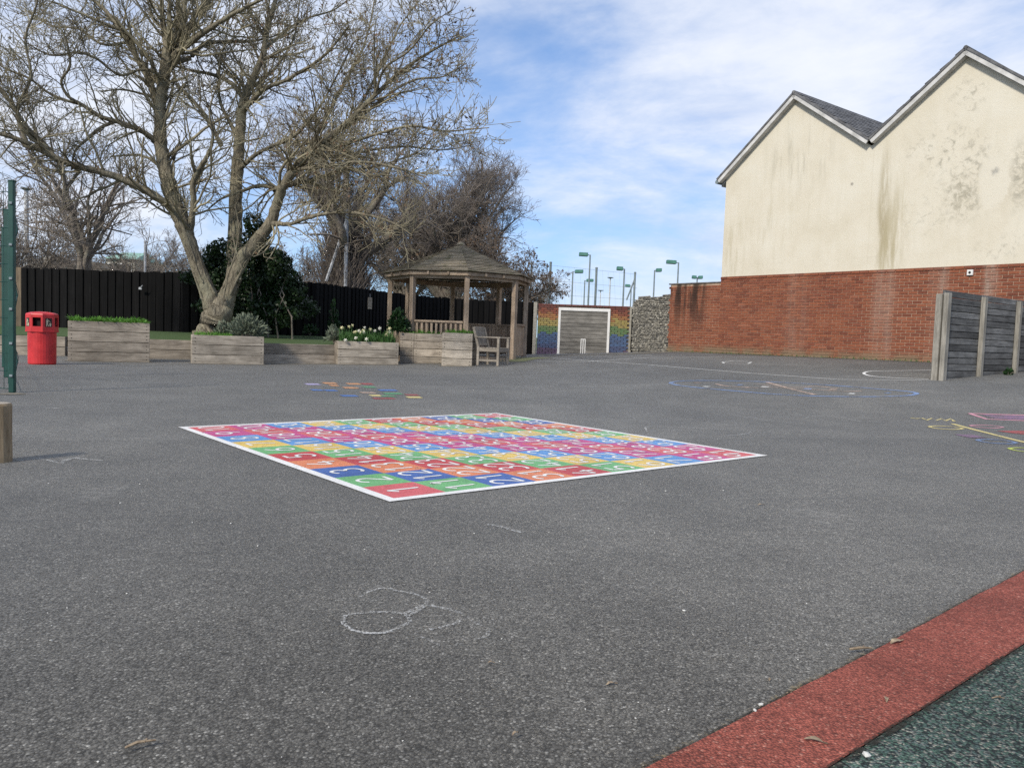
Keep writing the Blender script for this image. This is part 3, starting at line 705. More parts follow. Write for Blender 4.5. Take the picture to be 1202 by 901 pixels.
MB().hexa([(0.03, 0, -.3), (u_house - .004, 0, -.3), (u_house - .004, .30, -.3), (.03, .30, -.3), (0.03, 0, hb - .06), (u_house - .004, 0, hb - .06), (u_house - .004, .3, hb - .06), (.03, .3, hb - .06)]).build('mortar_bed', M_MORTAR, bwall)
M_COPING = mottled('dark_coping', (.09, .085, .08), (.19, .18, .165), 8.0, 0.9, 0.3)
uu = -0.04
while uu < u_house - 0.1:
    le = min(0.44, u_house - 0.006 - uu)
    MB().box((uu + le / 2, 0.13, hb - 0.03), (le - 0.008, 0.315, 0.04)).build('coping_stone', M_COPING, bwall, bevel=0.008); uu += 0.45

# cream render, with grime and algae of its own
def rendermat():
    m, nt, b = newmat('cream_render', 0.9, 0.15); p = posn(nt); u, z = uz(nt, p)
    n = noise(nt, p, 1.1, 6, 0.6).outputs[0]; f = noise(nt, p, 7.0, 7, 0.68, 0.5).outputs[0]; g = noise(nt, p, 28.0, 5, 0.65).outputs[0]
    st = node(nt, 'ShaderNodeMapping', {'Vector': p, 'Scale': (1, 1, 0.13)}).outputs[0]
    drip = noise(nt, st, 7.0, 6, 0.62).outputs[0]
    col = ramp(nt, n, [(0.25, (.575, .525, .415)), (0.5, (.625, .58, .475)), (0.75, (.65, .615, .52))])
    col = mixc(nt, maprange(nt, drip, 0.42, 0.72, 0, 0.22), col, (.54, .50, .39))
    def stain(px, py, rpx, rpy, lo, hi, amt, c, src):
        nonlocal col
        q = wuv(px, py); q2 = wuv(px + rpx, py); q3 = wuv(px, py + rpy)
        mask = blob(nt, u, z, q[0], q[1], abs(q2[0] - q[0]), abs(q3[1] - q[1]), 0.85)
        fac = mth(nt, 'MULTIPLY', mth(nt, 'MULTIPLY', maprange(nt, src, lo - .04, hi + .05), mask), amt * .92)
        col = mixc(nt, fac, col, c)
    grey = (.25, .235, .185); olive = (.34, .29, .165)
    stain(1050, 270, 26, 85, 0.36, 0.6, 0.55, olive, drip)
    stain(1037, 240, 10, 90, 0.30, 0.55, 0.85, (.30, .25, .14), drip)
    stain(1040, 300, 20, 60, 0.36, 0.55, 0.6, olive, drip)
    stain(1140, 215, 48, 62, 0.48, 0.60, 0.7, grey, f)
    stain(1128, 230, 26, 40, 0.40, 0.55, 0.55, (.36, .33, .25), f)
    stain(1198, 205, 20, 62, 0.42, 0.58, 0.75, grey, f)
    stain(1110, 175, 75, 45, 0.53, 0.64, 0.7, grey, f)
    stain(1135, 112, 34, 40, 0.53, 0.66, 0.7, grey, f)
    stain(1090, 250, 60, 50, 0.55, 0.66, 0.45, grey, f)
    stain(940, 180, 60, 60, 0.50, 0.70, 0.45, grey, drip)
    stain(905, 260, 60, 60, 0.54, 0.72, 0.35, olive, drip)
    stain(860, 300, 18, 60, 0.45, 0.65, 0.4, olive, drip)
    stain(1180, 290, 60, 24, 0.54, 0.64, 0.5, grey, f)
    # a paler, made-good patch with a rough ring round a cored hole
    q = wuv(1166, 214); q2 = wuv(1186, 214); q3 = wuv(1166, 252)
    pm = blob(nt, mth(nt, 'ADD', u, mth(nt, 'MULTIPLY', mth(nt, 'SUBTRACT', f, 0.5), 0.45)), mth(nt, 'ADD', z, mth(nt, 'MULTIPLY', mth(nt, 'SUBTRACT', n, 0.5), 0.5)), q[0], q[1], abs(q2[0] - q[0]), abs(q3[1] - q[1]), 0.25)
    col = mixc(nt, mth(nt, 'MULTIPLY', pm, 0.9), col, (.635, .595, .495))
    stain(1168, 201, 7, 8, 0.40, 0.5, 0.85, (.30, .29, .26), f)
    stain(1000, 216, 2.6, 3.0, 0.0, 0.1, 0.9, (.25, .23, .2), n)
    # straight day-joints in the render, slightly darker
    for py in (248, 303):
        zq = wuv(1000, py)[1]
        col = mixc(nt, mth(nt, 'MULTIPLY', maprange(nt, mth(nt, 'ABSOLUTE', mth(nt, 'SUBTRACT', z, zq)), 0.0, 0.025, 0.16, 0.0), maprange(nt, f, 0.4, 0.6)), col, (.45, .41, .32))
    uq = wuv(1022, 240)[0]
    col = mixc(nt, maprange(nt, mth(nt, 'ABSOLUTE', mth(nt, 'SUBTRACT', u, uq)), 0.0, 0.02, 0.3, 0.0), col, (.5, .46, .36))
    L(nt, col, b.inputs['Base Color']); bump(nt, b, mth(nt, 'ADD', g, mth(nt, 'MULTIPLY', n, 2.0)), 0.35, 0.012)
    return m
M_RENDER = rendermat()
M_SLATE = mottled('roof_slate', (.075, .075, .078), (.165, .165, .168), 5.0, 0.7, 0.3, c3=(.20, .195, .17), rnd=0.3)
M_BARGE = mottled('weathered_bargeboard', (.40, .395, .38), (.62, .61, .59), 3.5, 0.8, 0.2)
p_e = wuv(849, 204, .15); p_a1 = wuv(932, 110, .15); p_v = wuv(1020, 165, .15); p_a2 = wuv(1134, 58, .15)
p_r = np.array([2 * p_a2[0] - p_v[0] + 0.1, p_v[1] - 0.1])
print('ROOF', p_e, p_a1, p_v, p_a2, p_r)
H0 = u_house
def hl(u, z, y=0.0): return (u - H0, y, z - z_base)
drop = 0.098      # underside of the bargeboard below the roof edge
DEPTH = 8.5
prof = [(H0, z_ct + .002), (p_r[0] - 0.3, z_ct + .002), (p_r[0] - 0.3, p_r[1] + 0.05), (p_a2[0], p_a2[1] - drop), (p_v[0], p_v[1] - drop), (p_a1[0], p_a1[1] - drop), (H0, p_e[1] - 0.02)]
prof[2] = (p_r[0] - 0.3, p_a2[1] - drop - (p_r[0] - .3 - p_a2[0]) * (p_a2[1] - p_r[1]) / (p_r[0] - p_a2[0]))
mb = MB(); n = len(prof)
mb.poly([hl(u, z, 0.004) for u, z in prof])
mb.poly([hl(u, z, DEPTH) for u, z in reversed(prof)])
for k in range(n):
    a, b2 = prof[k], prof[(k + 1) % n]
    if k in (3, 4): continue
    mb.poly([hl(*a, 0.004), hl(*a, DEPTH), hl(*b2, DEPTH), hl(*b2, 0.004)])
mb.build('wall', M_RENDER, house)
# a back wall of brick below so the body is closed
MB().box(((U_END - H0) / 2, DEPTH / 2 + .2, zt / 2), (U_END - H0 - .02, DEPTH - .4, zt - .02)).build('lower_wall', M_RENDER, house)
FRONT = -0.16
def slope(a, b2, over0=0.0, over1=0.0):
    """a roof slab between two profile points, 0.09 thick, plus its bargeboard"""
    a = np.array(a); b2 = np.array(b2); d = (b2 - a) / np.linalg.norm(b2 - a); nn = np.array([-d[1], d[0]])
    if nn[1] < 0: nn = -nn
    a = a - d * over0; b2 = b2 + d * over1
    pts = [a, b2, b2 + nn * .05, a + nn * .05]
    sl = MB(); lo = [hl(p[0], p[1], FRONT - .02) for p in pts]; hi = [hl(p[0], p[1], DEPTH) for p in pts]
    sl.poly(lo); sl.poly(hi[::-1])
    for k in range(4): sl.poly([lo[k], hi[k], hi[(k + 1) % 4], lo[(k + 1) % 4]])
    o = sl.build('roof_slope', M_SLATE, house)
    bp = [a - nn * drop, b2 - nn * drop, b2 - nn * .004, a - nn * .004]
    bg = MB(); bg.poly([hl(p[0], p[1], FRONT) for p in bp]); bg.poly([hl(p[0], p[1], FRONT + .035) for p in bp[::-1]])
    for k in range(4): bg.poly([hl(*bp[k], FRONT), hl(*bp[k], FRONT + .035), hl(*bp[(k + 1) % 4], FRONT + .035), hl(*bp[(k + 1) % 4], FRONT)])
    bg.build('bargeboard', M_BARGE, house)
    sf = [a - nn * .10, b2 - nn * .10, b2 - nn * .085, a - nn * .085]
    s2 = MB(); s2.poly([hl(p[0], p[1], FRONT + .036) for p in sf]); s2.poly([hl(p[0], p[1], 0.0) for p in sf[::-1]])
    for k in range(4): s2.poly([hl(*sf[k], FRONT + .036), hl(*sf[k], 0.0), hl(*sf[(k + 1) % 4], 0.0), hl(*sf[(k + 1) % 4], FRONT + .036)])
    s2.build('soffit', M_BARGE, house)
    return o, a, b2, nn
slope(p_e, p_a1, 0.25, 0); o2, sa, sb, sn = slope(p_a1, p_v, 0, -0.02); o3, ta, tb, tn = slope(p_v, p_a2, -0.02, 0); slope(p_a2, p_r, 0, 0.2)
# slates on the slope one sees into the valley
def slates(o, a, b2, nn, ncols):
    mb = MB(); d = (b2 - a); Ls = np.linalg.norm(d); d = d / Ls; rows = int(Ls / 0.2); r_ = random.Random(5)
    if d[1] > 0: a, d = b2, -d
    for r in range(rows):
        for c in range(ncols):
            y0 = FRONT - .02 + c * 0.26 + (0.13 if r % 2 else 0)
            if r_.random() < 0.006: continue
            s0 = a + d * (r * 0.2) + nn * (.054 + r_.uniform(0, .004)); s1 = a + d * (r * 0.2 + 0.225) + nn * (.066 + r_.uniform(0, .008))
            i = len(mb.v)
            y1 = y0 + 0.252
            top = [hl(*s0, y0), hl(*s0, y1), hl(*s1, y1), hl(*s1, y0)]; bot = [hl(*(p - nn * .008), y) for p, y in ((s0, y0), (s0, y1), (s1, y1), (s1, y0))]
            mb.hexa(bot + top)
    tag(mb.build('slates', M_SLATE, o), kind='stuff')
slates(o2, sa, sb, sn, 24); slates(o3, ta, tb, tn, 16)
# ridge tiles
for ap in (p_a1, p_a2):
    y = FRONT - .02
    for k in range(18):
        MB().tube([hl(ap[0], ap[1] + .03, y), hl(ap[0], ap[1] + .03, y + .44)], .055, 8).build('ridge_tile', M_SLATE, house); y += .45
# gutter at the left eave
gu = p_e - (p_a1 - p_e) / np.linalg.norm(p_a1 - p_e) * 0.25
MB().tube([hl(gu[0] - .02, gu[1] - .05, FRONT), hl(gu[0] - .02, gu[1] - .05, DEPTH)], .06, 10).build('gutter', M_GREYSTEEL, house)
MB().hexa([hl(H0 - .001, p_e[1] - .17, .02), hl(gu[0] + .02, gu[1] - .17, .02), hl(gu[0] + .02, gu[1] - .17, DEPTH), hl(H0 - .001, p_e[1] - .17, DEPTH),
           hl(H0 - .001, p_e[1] - .12, .02), hl(gu[0] + .02, gu[1] - .12, .02), hl(gu[0] + .02, gu[1] - .12, DEPTH), hl(H0 - .001, p_e[1] - .12, DEPTH)]).build('eave_soffit', M_BARGE, house)
# small white wall vent with a dark hole, set in the bricks
q = wuv(1139.5, 320)
v = MB().box((0, 0, 0), (.125, .05, .125)).build('vent', M_PWHITE, house, bevel=.006, loc=hl(q[0], q[1], -.03))
MB().tube([(0, -.03, 0), (0, .0, 0)], .028, 14).build('vent_hole', M_BLACK, v)

# flint and rubble wall between goal and brick wall
fa = at(741, 411, 27.6); fb = at(788, 412.5, 24.98); fd = fb - fa; fl = np.linalg.norm(fd[:2]); frz = math.atan2(fd[1], fd[0])
flint = thing('flint_wall', 'grey flint rubble wall between the rainbow goal wall and brick wall', 'wall', (fa[0], fa[1], fa[2]), frz)
M_FLINT = mottled('flint', (.10, .095, .085), (.30, .285, .25), 9.0, 0.7, 0.3, c3=(.42, .40, .36)); 
def flintmat():
    m, nt, b = newmat('flint_stones', 0.75, 0.3); r = node(nt, 'ShaderNodeNewGeometry').outputs['Random Per Island']
    col = ramp(nt, r, [(0, (.10, .098, .09)), (0.3, (.17, .163, .145)), (0.65, (.25, .235, .20)), (0.88, (.33, .31, .265)), (1, (.46, .44, .38))])
    k = maprange(nt, noise(nt, posn(nt), 18, 4).outputs[0], .3, .7, .75, 1.2)
    L(nt, node(nt, 'ShaderNodeVectorMath', {0: col, 3: k}, operation='SCALE').outputs[0], b.inputs['Base Color']); return m
M_FLINTS = flintmat(); M_FLINTBED = mottled('lime_mortar', (.17, .155, .125), (.30, .28, .23), 10, 0.95, 0.5, 0.02)
ftop = at(770, 347.5, 26)[2] - fa[2]
top_h = lambda x: ftop + 0.025 * math.sin(x * 3.1) + 0.012 * math.sin(x * 9) - (0.12 if x < 0.3 else 0)
bed = MB(); nx = 14
for k in range(nx):
    x0, x1 = fl * k / nx, fl * (k + 1) / nx
    bed.hexa([(x0, .05, -.4), (x1, .05, -.4), (x1, .4, -.4), (x0, .4, -.4), (x0, .05, top_h(x0) - .05), (x1, .05, top_h(x1) - .05), (x1, .4, top_h(x1) - .05), (x0, .4, top_h(x0) - .05)])
bed.build('mortar_bed', M_FLINTBED, flint)
mb = MB(); r_ = random.Random(11); zz = 0.0
ico = bmesh.new(); bmesh.ops.create_icosphere(ico, subdivisions=1, radius=1); iv = [v.co.copy() for v in ico.verts]; iF = [[v.index for v in f.verts] for f in ico.faces]; ico.free()
def stone(mb, c, s, r_):
    i = len(mb.v); M = Matrix.Rotation(r_.uniform(-.4, .4), 3, 'Y')
    for v in iv:
        q = M @ Vector((v.x * s[0], v.y * s[1], v.z * s[2])); k = r_.uniform(.85, 1.12)
        mb.v.append((c[0] + q.x * k, c[1] + q.y * k, c[2] + q.z * k))
    mb.f += [tuple(i + a for a in f) for f in iF]
while zz < ftop + .06:
    x = r_.uniform(-.05, .03); hh = r_.uniform(.026, .042)
    while x < fl + .02:
        w = r_.uniform(.028, .06)
        if zz < top_h(x): stone(mb, (x, .05 + r_.uniform(-.02, .015), zz + hh * .6), (w * .92, .06, hh * .9), r_)
        x += w * 1.75
    zz += hh * 1.5
tag(mb.build('flint_stones', M_FLINTS, flint), kind='stuff')

# ------------------------------------------------------------------ rainbow goal wall
ga = at(629, 417, 29.3); gb = at(738.5, 414.5, 29.0); gd = gb - ga; gl = np.linalg.norm(gd[:2]); grz = math.atan2(gd[1], gd[0])
GZ = min(ga[2], gb[2]); GH = at(680, 357.5, 29.15)[2] - GZ
goal = thing('rainbow_goal_wall', 'rainbow striped painted brick wall with white goal and timber centre', 'wall', (ga[0], ga[1], GZ), grz)
gx = lambda px: (px - 629) / (738.5 - 629) * gl
def painted_brick(name, c, c2):
    m, nt, b = newmat(name, 0.8, 0.2); p = posn(nt)
    r = node(nt, 'ShaderNodeObjectInfo').outputs['Random']; n = noise(nt, p, 11, 6, 0.7).outputs[0]
    col = mixc(nt, mth(nt, 'ADD', mth(nt, 'MULTIPLY', maprange(nt, n, .42, .62), .65), mth(nt, 'MULTIPLY', r, .3)), c, c2)
    L(nt, col, b.inputs['Base Color']); bump(nt, b, n, .5, .01); return m
RB = [painted_brick('rainbow_' + k, c, c2) for k, c, c2 in (('maroon', (.15, .05, .042), (.12, .07, .055)), ('red', (.24, .075, .05), (.16, .085, .06)), ('orange', (.36, .17, .07), (.20, .11, .07)), ('yellow', (.36, .29, .10), (.21, .165, .09)),
      ('green', (.10, .19, .09), (.17, .18, .09)), ('blue', (.085, .14, .26), (.075, .09, .14)), ('indigo', (.08, .11, .20), (.075, .075, .12)), ('purple', (.125, .085, .15), (.085, .075, .09)))]
GR = 26; gh = GH / GR
gm = [MB().box((.105, .05, gh / 2 - .004), (.212, .1, gh - .008)).mesh('painted_brick', m_, bevel=.006) for m_ in RB]
gmh = [MB().box((.05, .05, gh / 2 - .004), (.10, .1, gh - .008)).mesh('painted_brick', m_, bevel=.006) for m_ in RB]
def bandcol(fr):     # fr 0 at the top
    for lim, k in ((.08, 0), (.17, 1), (.28, 2), (.42, 3), (.56, 4), (.74, 5), (.86, 6), (2, 7)):
        if fr + random.uniform(-.035, .035) < lim: return k
gl0, gl1 = gx(655.0), gx(713.5); gtop = GH - 4.0 / 31.9
for r in range(GR):
    z = r * gh; fr = 1 - (r + .5) / GR
    spans = [(0.02, gl - .02)] if z > gtop else [(0.02, gl0 - .0), (gl1 + .0, gl - .02)]
    for s0, s1 in spans:
        x = s0
        if r % 2: place('painted_brick', gmh[bandcol(fr)], goal, (x, -.0 - random.uniform(0, .006), z)); x += .1125
        while x < s1 - .1:
            if x + .215 > s1 + .02: place('painted_brick', gmh[bandcol(fr)], goal, (s1 - .103, -random.uniform(0, .006), z)); break
            place('painted_brick', gm[bandcol(fr)], goal, (x, -random.uniform(0, .006), z)); x += .225
MB().box((gl / 2, .14, GH / 2 - .1), (gl - .06, .22, GH + .19)).build('mortar_bed', mottled('goal_mortar', (.06, .05, .045), (.15, .13, .11), 8, .95, .3), goal)
# timber boards filling the goal mouth
nb = 13; bh = gtop / nb
for k in range(nb):
    MB().box((0, 0, 0), (gl1 - gl0 - .01, .05, bh - .008)).build('goal_board', M_GOALBOARD, goal, bevel=.005, loc=((gl0 + gl1) / 2, -.008 + random.uniform(-.004, .004), bh * (k + .5)))
fr_ = MB(); t = .085; y = -.04
MB().box((gl0 + .01, y, gtop / 2), (t, .016, gtop)).build('goal_post', M_PWHITE, goal)
MB().box((gl1 - .01, y, gtop / 2), (t, .016, gtop)).build('goal_post', M_PWHITE, goal)
MB().box(((gl0 + gl1) / 2, y - .003, gtop - .05), (gl1 - gl0 + t - .02, .016, .11)).build('crossbar', M_PWHITE, goal)
for dx in (-.075, 0, .075):
    MB().box((gx(684.2) + dx, y, .32), (.032, .012, .64)).build('painted_stump', M_PWHITE, goal)
MB().box((gx(684.2), y - .003, .655), (.185, .012, .035)).build('painted_bails', M_PWHITE, goal)
for px_, hh in ((626.6, GH + .04), (739.2, GH - .02)):
    MB().box((gx(px_), -.02, hh / 2 - .1), (.13, .16, hh + .2)).build('concrete_post', M_CONCRETE, goal, bevel=.01)

# ------------------------------------------------------------------ timber screen on the right
sa = at(1102, 446, 13.0); sdir = np.array([1, .76]) / math.hypot(1, .76)
srz = math.atan2(sdir[1], sdir[0]); SZ = sa[2]
screen = thing('timber_screen', 'dark horizontal board screen with pale upright posts by the brick wall', 'screen', (sa[0], sa[1], SZ - .02), srz)
SH = at(1105, 344.5, 13.0)[2] - SZ + .02
def sgz(x): return float(gz(sa[0] + sdir[0] * x, sa[1] + sdir[1] * x)) - SZ + .02
# bays: post positions along the screen from photo x
def sx_of(px):
    d = ray(px, 400); k = d[0] / d[1]       # X = kY
    # sa + s*sdir
    return (k * sa[1] - sa[0]) / (sdir[0] - k * sdir[1])
posts = [0.0, sx_of(1148.5), sx_of(1190)]; gap = posts[2] - posts[1]; posts += [posts[2] + gap, posts[2] + 2 * gap]
print('SCREEN', SH, posts, SZ)
for k, x in enumerate(posts):
    w = .10 if k else .12
    MB().box((x, -.055, SH / 2 - .05 + .01 * k), (w, .075, SH + .12)).build('post', M_SCREENPOST, screen, bevel=.006)
    if k == 0: MB().box((x - .012, .058, SH / 2 - .05), (.10, .10, SH + .09)).build('post', M_SCREENPOST, screen, bevel=.006)
nbd = 13; bhh = SH / nbd; r_ = random.Random(9)
for k in range(len(posts) - 1):
    x0, x1 = posts[k], posts[k + 1]
    MB().box(((x0 + x1) / 2, .045, SH / 2 - .06), (x1 - x0, .018, SH - .04)).build('backing_board', M_SCREENBOARD, screen)
    for j in range(nbd + 1):
        z = bhh * (j + .5) - bhh * .5
        if z < -.12: continue
        hgt = bhh - .009
        MB().box((0, 0, 0), (x1 - x0 - .006, .045, hgt)).build('board', M_SCREENPOST if False else M_SCREENBOARD, screen, bevel=.005, loc=((x0 + x1) / 2, .01 + r_.uniform(-.006, .006), z + bhh / 2 - .05), rot=(0, r_.uniform(-.004, .004), 0))
# ------------------------------------------------------------------ black board fence behind the lawn
def fence(name, label, pts, m, zb, ztop, seed, bw=0.105):
    r_ = random.Random(seed); P = [np.array(p) for p in pts]
    root = thing(name, label, 'fence', (P[0][0], P[0][1], zb))
    H = ztop - zb
    ms = [MB().box((0, 0, H / 2), (bw * w, .022, H)).mesh('fence_board', m, bevel=.003) for w in (1.38, 1.46, 1.42)]
    pm = MB().box((0, 0, H / 2 - .05), (.1, .1, H + .08)).mesh('fence_post', m, bevel=.005)
    for a, b2 in zip(P[:-1], P[1:]):
        d = b2 - a; l = np.linalg.norm(d); d = d / l; rz = math.atan2(d[1], d[0]); n = max(1, int(round(l / bw)))
        nv = np.array([-d[1], d[0]])
        for k in range(n):
            c = a + d * (k + .5) * l / n + nv * (0.0135 if k % 2 else -0.0135)
            place('fence_board', ms[r_.randrange(3)], root, (c[0] - P[0][0], c[1] - P[0][1], r_.uniform(-.022, .022)), (r_.uniform(-.006, .006), r_.uniform(-.006, .006), rz + r_.uniform(-.02, .02)))
        place('fence_post', pm, root, (a[0] - P[0][0] + nv[0] * .045, a[1] - P[0][1] + nv[1] * .045, -.01), (0, 0, rz))
        for k in range(1, int(l / 1.9) + 1):
            c = a + d * min(k * 1.9, l) + nv * .09
            place('fence_post', pm, root, (c[0] - P[0][0], c[1] - P[0][1], 0), (0, 0, rz))
        for z in (.35, 1.0, 1.6):
            MB().bar((a[0] - P[0][0] + nv[0] * .05, a[1] - P[0][1] + nv[1] * .05, z), (b2[0] - P[0][0] + nv[0] * .05, b2[1] - P[0][1] + nv[1] * .05, z), .04, .08).build('rail', m, root)
    return root
fx = lambda px, D: at(px, 380, D)[:2]
F_PTS = [fx(27, 20.0), fx(215, 19.7), fx(370, 21.9), fx(460, 26.0), fx(530, 28.6), fx(626.5, 29.55)]
fence('black_board_fence', 'long black stained vertical board fence behind the lawn and gazebo', F_PTS, M_BLACKFENCE, 0.10, 2.045, 1)
fence('black_board_fence', 'narrow black board panel between the rainbow wall and flint wall', [fx(741.8, 28.9), fx(747.5, 28.4)], M_BLACKFENCE, 0.45, 1.93, 2)
fence('brown_board_fence', 'unpainted brown board fence behind the green mesh fence', [fx(-70, 21.0), fx(26, 20.05)], M_BROWNFENCE, 0.05, 2.06, 3, .15)

q = at(433.5, 363, 24.0); pb = thing('hanging_plaque', 'small pale wooden plaque hung on the black fence beside the gazebo', 'plaque', (q[0], q[1], q[2]), R(38))
MB().box((0, -.03, .18), (.14, .02, .34)).build('board', M_SLEEPER_PALE, pb, bevel=.004); MB().bar((0, -.03, .35), (0, -.02, .46), .012).build('hanger', M_GALV, pb)
q = at(165.5, 340, 19.65); pb = thing('fence_hook', 'small pale bracket fixed high on the black fence above the planter', 'bracket', (q[0], q[1], q[2]))
MB().box((0, -.03, .03), (.08, .03, .06)).build('plate', M_GALV, pb, bevel=.004); MB().bar((.02, -.05, .05), (.075, -.09, .10), .02).build('arm', M_GALV, pb)

# raised artificial lawn behind the sleepers
lawn_f = [(-60, 17.05), (20, 17.25), (100, 17.4), (176, 17.62), (222, 17.9), (310, 17.33), (393, 18.2), (450, 19.2), (500, 20.0)]
lb_px = [(-70, 20.9), (20, 20.0), (100, 19.85), (176, 19.72), (222, 19.7), (310, 20.9), (393, 22.9), (455, 25.7), (480, 26.6)]
mb = MB(); LW = []
for (pf, df), (pb, db) in zip(lawn_f, lb_px):
    a = fx(pf, df); b2 = fx(pb, db); row = []
    for t in np.linspace(0, 1, 7):
        p = a + (b2 - a) * t; row.append((p[0], p[1], .425 + .16 * t + (.05 * math.sin(t * 3.1) if 1 else 0)))
    LW.append(row)
nr = 7
mb.v = [p for r in LW for p in r]
for i in range(len(LW) - 1):
    for j in range(nr - 1): mb.f.append((i * nr + j, (i + 1) * nr + j, (i + 1) * nr + j + 1, i * nr + j + 1))
tag(mb.build('lawn', M_LAWN, smooth=True), kind='structure')
def sleeper_wall(label, p0, D0, p1, D1, ztop, n, m=None):
    a = fx(p0, D0); b2 = fx(p1, D1); d = b2 - a; l = np.linalg.norm(d); rz = math.atan2(d[1], d[0])
    z0 = float(gz(*((a + b2) / 2))) - .03; h = (ztop - z0) / n
    root = thing('sleeper_wall', label, 'retaining wall', (a[0], a[1], z0), rz, None)
    for k in range(n):
        MB().box((0, 0, 0), (l - .01, .10, h - .008)).build('sleeper', m or M_SLEEPER, root, bevel=.008, loc=(l / 2, .0 + random.uniform(-.006, .006), h * (k + .5)))
    x = .05
    while x < l:
        MB().box((x, .095, (ztop - z0) / 2), (.09, .08, ztop - z0 - .02)).build('stake', M_SLEEPER_Z, root); x += 1.1
    return root
sleeper_wall('low sleeper edging behind the red bin', -60, 17.0, 78, 17.3, .42, 2)
sleeper_wall('low dark sleeper edging between tall planter and tree planter', 150, 17.4, 226, 17.9, .43, 2)
sleeper_wall('low sleeper wall holding the lawn between tree and daffodils', 308, 17.25, 394, 18.15, .44, 2)
pz = at(395.5, 427, 18.1)
sp = thing('sleeper_post', 'short brown timber post between lawn sleepers and daffodil planter', 'post', (pz[0], pz[1], float(gz(pz[0], pz[1])) - .03))
MB().box((0, 0, .26), (.10, .12, .52)).build('shaft', M_SLEEPER_Z, sp, bevel=.008); MB().box((0, 0, .525), (.115, .135, .02)).build('cap', M_SLEEPER_Z, sp, bevel=.004)

# ------------------------------------------------------------------ timber planters
def planter(label, px0, px1, D, H, nb, depth, m, rz=0.0, joint=None, group='timber planters along the lawn'):
    a = fx(px0, D); kx = ray(px1, 380); kx = kx[0] / kx[1]; dr = (math.cos(rz), math.sin(rz)); w = (kx * a[1] - a[0]) / (dr[0] - kx * dr[1]); b2 = a + np.array(dr) * w
    z = float(gz(a[0], a[1])); z2 = float(gz(b2[0], b2[1])); z = min(z, z2) - .015
    root = thing('timber_planter', label, 'planter', (a[0], a[1], z), rz)
    h = H / nb; r_ = random.Random(int(px0))
    segs = [(0, w)] if joint is None else [(0, joint), (joint, w)]
    for k in range(nb):
        zz = h * (k + .5)
        for s0, s1 in segs:
            MB().box((0, 0, 0), (s1 - s0 - .004, .05, h - .009)).build('board', m, root, bevel=.005, loc=((s0 + s1) / 2, .025 + r_.uniform(-.004, .004), zz), rot=(0, r_.uniform(-.003, .003), 0))
        MB().box((0, 0, 0), (w - .004, .05, h - .009)).build('board', m, root, bevel=.005, loc=(w / 2, depth - .025, zz))
        for x in (.026, w - .026):
            MB().box((0, 0, 0), (depth - .106, .048, h - .009)).build('board', m, root, bevel=.005, loc=(x, depth / 2, zz), rot=(0, 0, R(90)))
        for x in [s + q for s in [v_ for sg in segs for v_ in sg] for q in (.06, -.06)]:
            if 0 < x < w:
                for dz in (-.035, .035): MB().tube([(x, .004, zz + dz), (x, -.004, zz + dz)], .008, 8).build('screw', M_BLACK, root)
    for x in (.085, w - .085):
        for y in (.085, depth - .085): MB().box((x, y, H / 2 - .02), (.07, .07, H - .05)).build('corner_post', M_SLEEPER_Z, root)
    MB().box((w / 2, depth / 2, H - .09), (w - .11, depth - .11, .06)).build('soil', M_SOIL, root)
    return root, np.array([a[0], a[1], z, rz]), w
def foot_dirt(pl, w):
    root, o, w = pl; d = np.array([math.cos(o[3]), math.sin(o[3])]); n = np.array([d[1], -d[0]])
    mb = MB(); drape(mb, [o[:2] + d * t + n * .035 for t in np.linspace(-.05, w + .05, 8)], .13, .005, False, .2); tag(mb.build('planter_foot_ground', M_DIRT), kind='structure')
P1 = planter('tall grey four board planter of bright green shoots beside red bin', 79.5, 176, 15.3, .80, 4, .75, M_SLEEPER, R(27))
P2 = planter('pale three board planter with lavender in front of the large tree', 225.5, 310.5, 16.1, .605, 3, .70, M_SLEEPER_PALE, R(24))
P3 = planter('three board planter full of flowering daffodils', 397.5, 469, 17.8, .545, 3, .7, M_SLEEPER_PALE, R(20))
P4 = planter('brown four board planter with jointed front set back beside the daffodils', 469.8, 520, 18.95, .74, 4, .8, M_SLEEPER, 0.0, joint=.34)
P5 = planter('narrow square four board planter beside the wooden armchair', 519.5, 555.5, 18.15, .785, 4, .7, M_SLEEPER_PALE, R(-9))

for pl_ in (P1, P2, P3, P4, P5): foot_dirt(pl_, 0)

